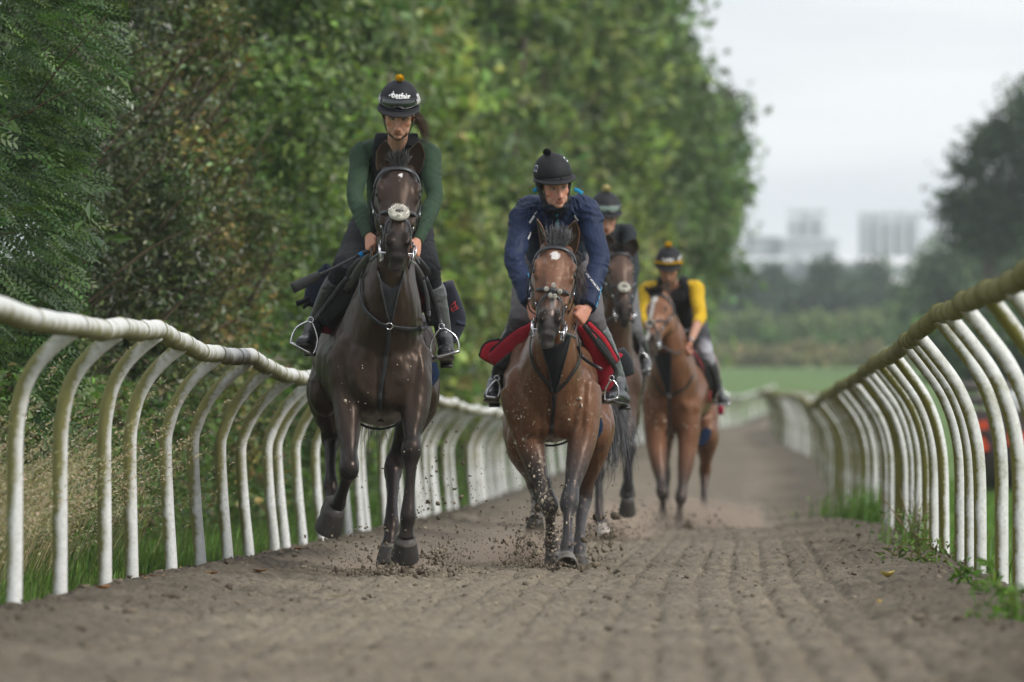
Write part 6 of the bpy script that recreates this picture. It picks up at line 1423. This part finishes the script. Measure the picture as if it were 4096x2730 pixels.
# ---------------- riders' kit
def goggles(R, name, label, lens, frame, strap, el0=3, el1=27, az=58, inset=1.03, parent=None):
    hsf = R['hsurf']; H = R['H']; ob = parent or R['helmet']; V = []; C = []; na, ne = 21, 7
    for lay in (0, 1):
        for i in range(na):
            a = lerp(-az, az, i/(na-1)); e1 = el1-5*(abs(a)/az)**2-3.5*math.exp(-(a/9)**2)*.4; e0 = el0+(abs(a)/az)**3*5+6*math.exp(-(a/10)**2)
            for j in range(ne):
                e = lerp(e0, e1, j/(ne-1)); V.append(hsf(a, e, inset+.022*math.sin(math.pi*j/(ne-1))-(.02 if lay else 0))); C.append(lens)
    Fc = []; M_ = na*ne
    for i in range(na-1):
        for j in range(ne-1): a = i*ne+j; Fc += [(a, a+ne, a+ne+1, a+1), (M_+a, M_+a+1, M_+a+ne+1, M_+a+ne)]
    g = link(name, new_mesh(name, np.array(V), Fc, True, M_LENS, np.array(C)), ob, origin=tuple(V[na*ne//2]))
    edge = [V[i*ne] for i in range(na)]+[V[(na-1)*ne+j] for j in range(1, ne)]+[V[i*ne+ne-1] for i in range(na-2, -1, -1)]+[V[j] for j in range(ne-2, -1, -1)]
    mb = MB(); mb.add(*loft(np.array(edge), .0075 if frame[0] > .1 else .004, m=7, sub=2, col=frame)); mb.build("goggle_frame", M_BOOT if frame[0] < .1 else M_POM, g, origin=tuple(edge[0]))
    for sg in (-1, 1):
        pts = [hsf(sg*a, lerp(el0, el1, .42)-2, 1.02) for a in (az-3, 75, 95, 120, 150, 180)]; nr = [unit(p-H(0, .06, 0)) for p in pts]
        mb = MB(); mb.add(*ribbon(pts, nr, .014*R['hs'], .003, 3, strap)); mb.build("goggle_strap", M_CLOTH, g, origin=tuple(pts[0]))
    return g
goggles(R1, "goggles", None, (.010, .014, .014), (.016, .016, .018), (.36, .36, .35))
goggles(R3, "goggles", None, (.16, .22, .19), (.05, .06, .06), (.08, .08, .08), 2, 24, 52)
goggles(R4, "goggles", None, (.03, .025, .015), (.62, .33, .01), (.62, .33, .01), -14, 12, 62, 1.05)
def on_helmet(R, az0, el0, slant=0, k=1.012):
    def f(x, y): return R['hsurf'](az0+math.degrees(x/.112), el0+math.degrees((y+x*slant)/.122), k)
    return f
text_on("lettering", "betfair", on_helmet(R1, 9, 34, -.12), .049, M_PRINT, R1['helmet'], bold=.0014)
text_on("lettering", "bet", on_helmet(R1, 84, 24, 0), .034, M_PRINT, R1['helmet'], bold=.0006)
text_on("lettering", "betfair", on_helmet(R4, 0, 24, 0), .044, M_PRINT, R4['helmet'], bold=.0008)
text_on("lettering", "betfair", on_helmet(R4, 78, 20, 0), .038, M_PRINT, R4['helmet'], bold=.0008)
def patch(R, f, polys, name, col, mat=None):
    V = []; Fc = []
    for pl in polys: Fc.append(tuple(range(len(V), len(V)+len(pl)))); V += [f(x, y) for x, y in pl]
    link(name, new_mesh(name, np.array(V), Fc, False, mat or M_PRINT, np.tile(col, (len(V), 1))), R['helmet'], origin=tuple(V[0]))
f1 = on_helmet(R1, -25, 36, -.1)
patch(R1, f1, [[(-.022, -.010), (-.008, -.010), (-.006, .004)], [(-.005, .004), (.0, .010), (.005, .007), (.011, .010), (.016, .004), (.003, -.010)]], "arrow_emblem", (.78, .78, .78))
for az, el, w_ in ((66, 42, .017), (-84, 24, .017)):
    f2 = on_helmet(R2, az, el, 0, 1.010); patch(R2, f2, [[(-w_, -.018), (w_, -.018), (w_, .018), (-w_, .018)]], "cloth_badge", (.70, .71, .74))
    f3 = on_helmet(R2, az, el, 0, 1.016); patch(R2, f3, [[(-w_*.7, -.008), (w_*.7, -.008), (w_*.7, -.003), (-w_*.7, -.003)], [(-w_*.7, .002), (w_*.6, .002), (w_*.6, .007), (-w_*.7, .007)]], "badge_print", (.10, .12, .25))
def bvh_of(o):
    me = o.data; off = o.location; return BVHTree.FromPolygons([v.co+off for v in me.vertices], [tuple(p.vertices) for p in me.polygons])
def on_bvh(b, px, py, lift=.004, Zd=36.8):
    o = Vector((0, 0, CAM_H)); d = Vector(P(px, py, 1.0)-np.array([0, 0, CAM_H])).normalized(); l, nr, _, _ = b.ray_cast(o, d, 100)
    if l is None: return P(px, py, Zd), np.array([0, -1., 0])
    return np.array(l)-np.array(d)*lift, np.array(nr) if nr[1] < 0 else -np.array(nr)
bj = bvh_of(R2['top'])
def sleeve_text(x, y):
    # runs down the outside of the sleeve
    ux, uy = 43/70., 55/70.; k = 1000.0/1.34; px = 2366+(x*ux+y*uy*.9)*k; py = 1122+(x*uy-y*ux*.9)*k
    return on_bvh(bj, px, py, .004)[0]
text_on("sleeve_lettering", "GREEN\u00b0 GORE-TEX", sleeve_text, .0165, M_PRINT, R2['top'], bold=.0003)
def trim(pts, w_, col, name="piping"):
    q = [on_bvh(bj, *p, .003) for p in pts]; mb = MB(); mb.add(*ribbon([a for a, _ in q], [b for _, b in q], w_, .0022, 4, col)); mb.build(name, M_CLOTH, R2['top'], origin=tuple(q[0][0]))
trim([(2229, 858), (2230, 885), (2231, 905), (2231, 940)], .006, (.05, .25, .34), "zip")
trim([(2118, 893), (2128, 878), (2137, 864)], .006, (.6, .6, .62), "reflective_flash"); trim([(2138, 858), (2148, 848)], .0035, (.6, .6, .62), "reflective_flash"); trim([(2112, 958), (2120, 940), (2122, 930)], .006, (.6, .6, .62), "reflective_flash"); trim([(2298, 862), (2306, 876), (2312, 884)], .005, (.6, .6, .62), "reflective_flash")
trim([(2134, 768), (2146, 757), (2152, 755)], .011, (.03, .28, .52), "shoulder_yoke"); trim([(2296, 758), (2312, 764), (2330, 776)], .011, (.03, .28, .52), "shoulder_yoke")
trim([(2108, 1060), (2112, 1095), (2124, 1140), (2136, 1175)], .0022, (.06, .32, .55)); trim([(2405, 1150), (2396, 1195), (2384, 1230)], .0024, (.08, .34, .55))
trim([(2125, 800), (2116, 840), (2112, 880), (2108, 920)], .0022, (.03, .05, .10), "seam"); trim([(2296, 790), (2304, 830), (2308, 880)], .0022, (.03, .05, .10), "seam")
def watch(R, sd, label=None):
    w_, e_ = R['J']['wr'+sd], R['J']['el'+sd]; ax = unit(w_-e_); c = lerp(w_, e_, .02); side = np.cross(ax, (0, 1, 0)); mb = MB(); mb.add(*loft([c-ax*.009, c+ax*.009], .036, .031, hint=side, m=18, sub=1, col=BLK)); wo = mb.build("watch", M_LEATHER, R['ob'], origin=tuple(c))
    f = unit(np.array([0, -1, .2])-np.dot([0, -1, .2], ax)*ax); mb = MB(); mb.add(*box(c+f*.036, (.015, .014, .006), np.array([np.cross(ax, f), ax, f]), (.6, .6, .62))); mb.build("watch_face", M_STEELB, wo, origin=tuple(c))
watch(R2, 'L'); watch(R4, 'R')
# ponytail
rng = np.random.default_rng(44); nn = 260; root = R1['H'](.065, -.01, -.06); ro = root+rng.normal(size=(nn, 3))*.014; ti = P(1706, 556, 34.45)+rng.normal(size=(nn, 3))*np.array([.016, .03, .03]); up_ = rng.random((nn, 1))
V, Fc, C = strands(ro, ti, np.array([.030, .02, .03])*(.3+up_), .0012, (.085, .055, .033), rng, 6, .35); link("hair", new_mesh("hair", V, Fc, True, M_HAIR, C), R1['ob'], origin=tuple(root))
for Rr, cl in ((R1, (.06, .035, .02)), (R2, (.12, .075, .04)), (R3, (.06, .04, .03)), (R4, (.02, .015, .012))):   # hair at the temples under the helmet
    mb = MB()
    for sg in (-1, 1): mb.add(*ellipsoid(Rr['H'](sg*.071, .022, .005), np.array([.010, .030, .030])*Rr['hs'], np.array([Rr['r'], Rr['u'], Rr['f']]), col=cl))
    mb.build("hair", M_HAIR, Rr['ob'], origin=tuple(Rr['H'](0, .02, 0)))
# whip
def whip():
    q = H1['q']; a, b = q((1498, 992, -.02)), q((1168, 1155, -.10)); L = lambda t: lerp(a, b, t)
    ob = empty("riding_whip", tuple(a), "black riding whip with a blue band sticking out from the woman's hand", "whip")
    mb = MB(); mb.add(*loft([L(-.08), L(.10), L(.2)], [.012, .012, .011], m=10, sub=2, col=BLK)); mb.build("handle", M_LEATHER, ob, origin=tuple(a))
    mb = MB(); mb.add(*loft([L(.14), L(.185)], .0132, m=12, sub=1, col=(.02, .20, .48))); mb.build("blue_band", M_CLOTH, ob, origin=tuple(L(.16)))
    mb = MB(); mb.add(*loft([L(.2), L(.4), L(.64)], [.0085, .007, .0065], m=8, sub=2, col=(.05, .048, .055)))
    for k in range(16): mb.add(*torus(L(.24+.022*k), .0075, .0018, (.3, .6, .6), (0, .7, -.7), n=8, m=4, col=(.10, .09, .11)))
    mb.build("shaft", M_LEATHER, ob, origin=tuple(L(.4)))
    mb = MB(); mb.add(*loft([L(.60), L(.66), L(.68), L(.85), L(1.0)], [.008, .010, .021, .026, .028], [.008, .009, .012, .013, .013], hint=(.45, 0, .9), m=12, sub=3, power=3, col=(.02, .02, .022))); mb.build("padded_flap", M_LEATHER, ob, origin=tuple(L(.85)))
whip()
# ------------------------------------------------------------------ farm roller standing beyond the right rail
def roller():
    Z = 97.0; k = Z/F; a = P(3850, 1985, Z); g = float(gz(Z)); x0, x1 = a[0], a[0]+2.6
    ob = empty("farm_roller", ((x0+x1)/2, Z, g), "dark farm roller with an orange-red frame parked on the grass behind the rail", "implement"); O = ((x0+x1)/2, Z, g)
    dk = (.055, .040, .038); orr = (.55, .055, .012); gr = (.19, .165, .15); M = mat_attr("painted_steel", .55, .4, 6, .75, 1.15)
    z = lambda py: CAM_H-(py-HY)*k; xx = lambda px: (px-2048)*k
    mb = MB(); mb.add(*loft([(x0-.05, Z, g+.52), (x1, Z, g+.52)], .50, hint=(0, 0, 1), m=26, sub=1, col=dk))
    for q in range(18): mb.add(*torus((x0+.06+q*.15, Z, g+.52), .505, .014, (0, 1, 0), (0, 0, 1), n=26, m=4, col=(.05, .04, .04)))
    mb.build("roller_drum", M, ob, origin=O)
    mb = MB(); mb.add(*box(((x0+x1)/2-.1, Z-.05, z(1690)), ((x1-x0)/2, .38, .17), col=(.06, .045, .045))); mb.build("ballast_box", M, ob, smooth=False, origin=O)
    for py, c in ((1545, gr), (1605, (.15, .13, .12))):
        mb = MB(); mb.add(*loft([(xx(3830), Z, z(py)), (x1, Z, z(py))], .065, hint=(0, 0, 1), m=10, sub=1, col=c)); mb.build("top_bar", M, ob, origin=O)
    for px in (3842, 3918, 4010): 
        mb = MB(); mb.add(*box((xx(px), Z, (z(1530)+z(1700))/2), (.03, .03, (z(1530)-z(1700))/2), col=gr)); mb.build("upright", M, ob, smooth=False, origin=O)
    for cx, cy, w, h, tl in ((3908, 1705, 34, 18, .15), (3918, 1780, 20, 28, .4), (3866, 1840, 16, 40, 0), (4080, 1757, 62, 26, 0), (4092, 1930, 32, 60, 0), (3845, 1700, 10, 12, 0)):
        c, s_ = math.cos(tl), math.sin(tl); mb = MB(); mb.add(*box((xx(cx), Z-.53, z(cy)), (w*k, .03, h*k), np.array([[c, 0, s_], [0, 1, 0], [-s_, 0, c]]), orr)); mb.build("orange_bracket", M, ob, smooth=False, origin=O)
    mb = MB(); mb.add(*loft([(xx(4060), Z-.1, z(1655)), (xx(4060), Z-.1, z(1620)), (xx(4060), Z-.1, z(1575)), (xx(4060), Z-.1, z(1562))], [.12, .15, .14, .05], m=16, sub=2, col=(.6, .62, .62))); mb.build("plastic_tank", M, ob, origin=O)
    mb = MB(); mb.add(*loft([(x0+.9, Z-.3, g+.3), (x0+.9, Z-1.4, g+.42), (x0+.9, Z-2.2, g+.35)], .05, m=8, sub=2, col=orr)); mb.build("drawbar", M, ob, origin=O)
roller()
# ------------------------------------------------------------------ sand thrown up by the hooves
def flying():
    rng = np.random.default_rng(77); ico, icf, _ = ellipsoid((0, 0, 0), (1, 1, 1), m=5, n=4); tri = np.array([(f[0], f[i], f[i+1]) for f in icf for i in range(1, len(f)-1)])
    C_ = []   # (px, py, Z, sx, sy, sz, n, size)
    C_ += [(1560, 2265, 34.4, 120, 45, .5, 420, .0042), (1400, 2200, 34.6, 110, 60, .7, 320, .0042), (1780, 2240, 34.8, 60, 45, .6, 300, .0045), (1850, 2080, 35.5, 150, 170, 1.2, 380, .0042), (1950, 2250, 35.5, 160, 70, 1., 300, .0042),
           (2110, 2210, 37.0, 60, 70, .5, 800, .004), (2200, 2150, 37.2, 60, 110, .5, 500, .0045), (2390, 2160, 38.5, 60, 60, .8, 350, .005), (2250, 2275, 36.2, 70, 16, .3, 400, .005), (1740, 2235, 34.6, 40, 22, .2, 120, .006), (1590, 2305, 34.2, 110, 10, .3, 300, .0055), (1490, 2285, 34.0, 90, 14, .3, 220, .005),
           (2430, 2140, 47.6, 50, 30, .6, 500, .006), (2700, 2100, 55.2, 110, 30, .7, 700, .007), (2500, 2080, 48.5, 70, 60, 1., 260, .006), (1640, 2000, 36, 90, 150, 1.2, 160, .0045)]
    Vs, Fs, Cs, n0 = [], [], [], 0
    for px, py, Z, sx, sy, sz, n, size in C_:
        zz = Z+rng.normal(size=n)*sz; x = px+rng.normal(size=n)*sx; y = py+rng.normal(size=n)*sy; p = np.stack([(x-2048)*zz/F, zz, CAM_H-(y-HY)*zz/F], -1)
        lo = gz(zz)+.012; p[:, 2] = np.where(p[:, 2] < lo, lo+np.abs(rng.normal(size=n))*.03, p[:, 2])
        s = .8*size*np.exp(.6*rng.normal(size=n)); V = p[:, None, :]+ico[None]*s[:, None, None]*rng.uniform(.4, 1.3, (n, len(ico), 1))*rng.uniform(.6, 1.4, (n, 1, 3))
        c = np.exp(.3*rng.normal(size=n))*.8; Vs.append(V.reshape(-1, 3)); Fs.append((tri[None]+(np.arange(n)*len(ico))[:, None, None]).reshape(-1, 3)+n0); n0 += n*len(ico); Cs.append(np.repeat(np.stack([c, c*.96, c*.92], -1), len(ico), 0))
    link("flying_sand", new_mesh("flying_sand", np.concatenate(Vs), np.concatenate(Fs), True, bpy.data.materials["track_sand"], np.concatenate(Cs)), kind="stuff", label="crumbs of sand thrown up around the hooves")
flying()
def dust(name, label, c, r, dens, seed):
    m, nt, out = nodemat("dust_cloud"); v = nt.nodes.new("ShaderNodeVolumePrincipled"); v.inputs['Color'].default_value = (.62, .53, .44, 1)
    tc = nt.nodes.new("ShaderNodeTexCoord"); ln = nt.nodes.new("ShaderNodeVectorMath"); ln.operation = 'LENGTH'; mp = nt.nodes.new("ShaderNodeMapping"); mp.inputs['Scale'].default_value = tuple(1/x for x in r)
    nt.links.new(tc.outputs['Object'], mp.inputs[0]); nt.links.new(mp.outputs[0], ln.inputs[0])
    n = noise(nt, 5, 3, .6); f = nt.nodes.new("ShaderNodeMath"); f.operation = 'SUBTRACT'; f.inputs[0].default_value = 1.0; nt.links.new(ln.outputs['Value'], f.inputs[1])
    g = nt.nodes.new("ShaderNodeMath"); g.operation = 'MULTIPLY_ADD'; nt.links.new(n, g.inputs[0]); g.inputs[1].default_value = 1.6; 
    h_ = nt.nodes.new("ShaderNodeMath"); h_.operation = 'SUBTRACT'; nt.links.new(f.outputs[0], h_.inputs[0]); h_.inputs[1].default_value = .95; nt.links.new(h_.outputs[0], g.inputs[2])
    k = nt.nodes.new("ShaderNodeMath"); k.operation = 'MULTIPLY'; k.use_clamp = False; k.inputs[1].default_value = dens; 
    mx = nt.nodes.new("ShaderNodeMath"); mx.operation = 'MAXIMUM'; mx.inputs[1].default_value = 0; nt.links.new(g.outputs[0], mx.inputs[0]); nt.links.new(mx.outputs[0], k.inputs[0]); nt.links.new(k.outputs[0], v.inputs['Density'])
    nt.links.new(v.outputs[0], out.inputs['Volume']); V, Fc, C = ellipsoid((0, 0, 0), r, m=16, n=9); o = link(name, new_mesh(name, V, Fc, True, m), kind="stuff", label=label); o.location = tuple(c)
dust("dust", "puff of dust behind the bay's planted forefoot", P(2110, 2225, 37.6), (.26, .5, .18), 14, 1)
dust("dust", "dust hanging round the feet of the blazed bay", P(2700, 2105, 55.6), (.95, 1.6, .30), 6, 2)
dust("dust", "dust kicked up behind the half-hidden dark bay", P(2380, 2130, 48.6), (.55, .9, .28), 7, 3)

def flecks(hs, name, label, areas, seed):
    rng = np.random.default_rng(seed); ico, icf, _ = ellipsoid((0, 0, 0), (1, 1, 1), m=5, n=4); tri = np.array([(f[0], f[i], f[i+1]) for f in icf for i in range(1, len(f)-1)]); Vs, Fs, Cs, n0 = [], [], [], 0
    for x0, x1, y0, y1, n, sz in areas:
        for _ in range(n):
            px, py = rng.uniform(x0, x1), rng.uniform(y0, y1); o = Vector((0, 0, CAM_H)); d = Vector(P(px, py, 1.0)-np.array([0, 0, CAM_H])).normalized(); l, nr, _, _ = hs['bvh'].ray_cast(o, d, 200)
            if l is None or l.y > hs['Z0']+1.4: continue
            s = sz*math.exp(.5*rng.normal()); a = rng.uniform(.5, 1.6, 3); V = np.array(l)+ico*s*a+np.array(nr)*s*.2; Vs.append(V); Fs.append(tri+n0); n0 += len(V); Cs.append(np.tile(np.array((.46, .40, .31))*math.exp(.25*rng.normal()), (len(V), 1)))
    link(name, new_mesh(name, np.concatenate(Vs), np.concatenate(Fs), True, M_DEADLEAF, np.concatenate(Cs)), hs['ob'], kind="stuff", origin=tuple(Vs[0].mean(0)))
flecks(H2, "sand_flecks", None, [(2020, 2140, 1500, 1800, 75, .0026), (2140, 2380, 1480, 1700, 36, .0024), (2270, 2330, 1595, 1625, 9, .0045), (2090, 2210, 1780, 2000, 90, .0028), (2115, 2215, 1960, 2180, 190, .0034), (2190, 2230, 2100, 2250, 70, .0034), (2250, 2310, 1850, 2100, 22, .003)], 1)
flecks(H4, "sand_flecks", None, [(2570, 2790, 1560, 1800, 45, .004)], 2)
flecks(H1, "sand_flecks", None, [(1320, 1700, 1400, 1680, 26, .0022), (1560, 1680, 1800, 2100, 14, .003)], 3)

dust("dust", "thin dust drifting over the sand between the two leading horses", P(1850, 2225, 38.0), (.75, 1.2, .22), 2.6, 5)
dust("dust", "fine spray of sand under the dark horse", P(1500, 2262, 35.8), (.55, .55, .14), 3.5, 6)
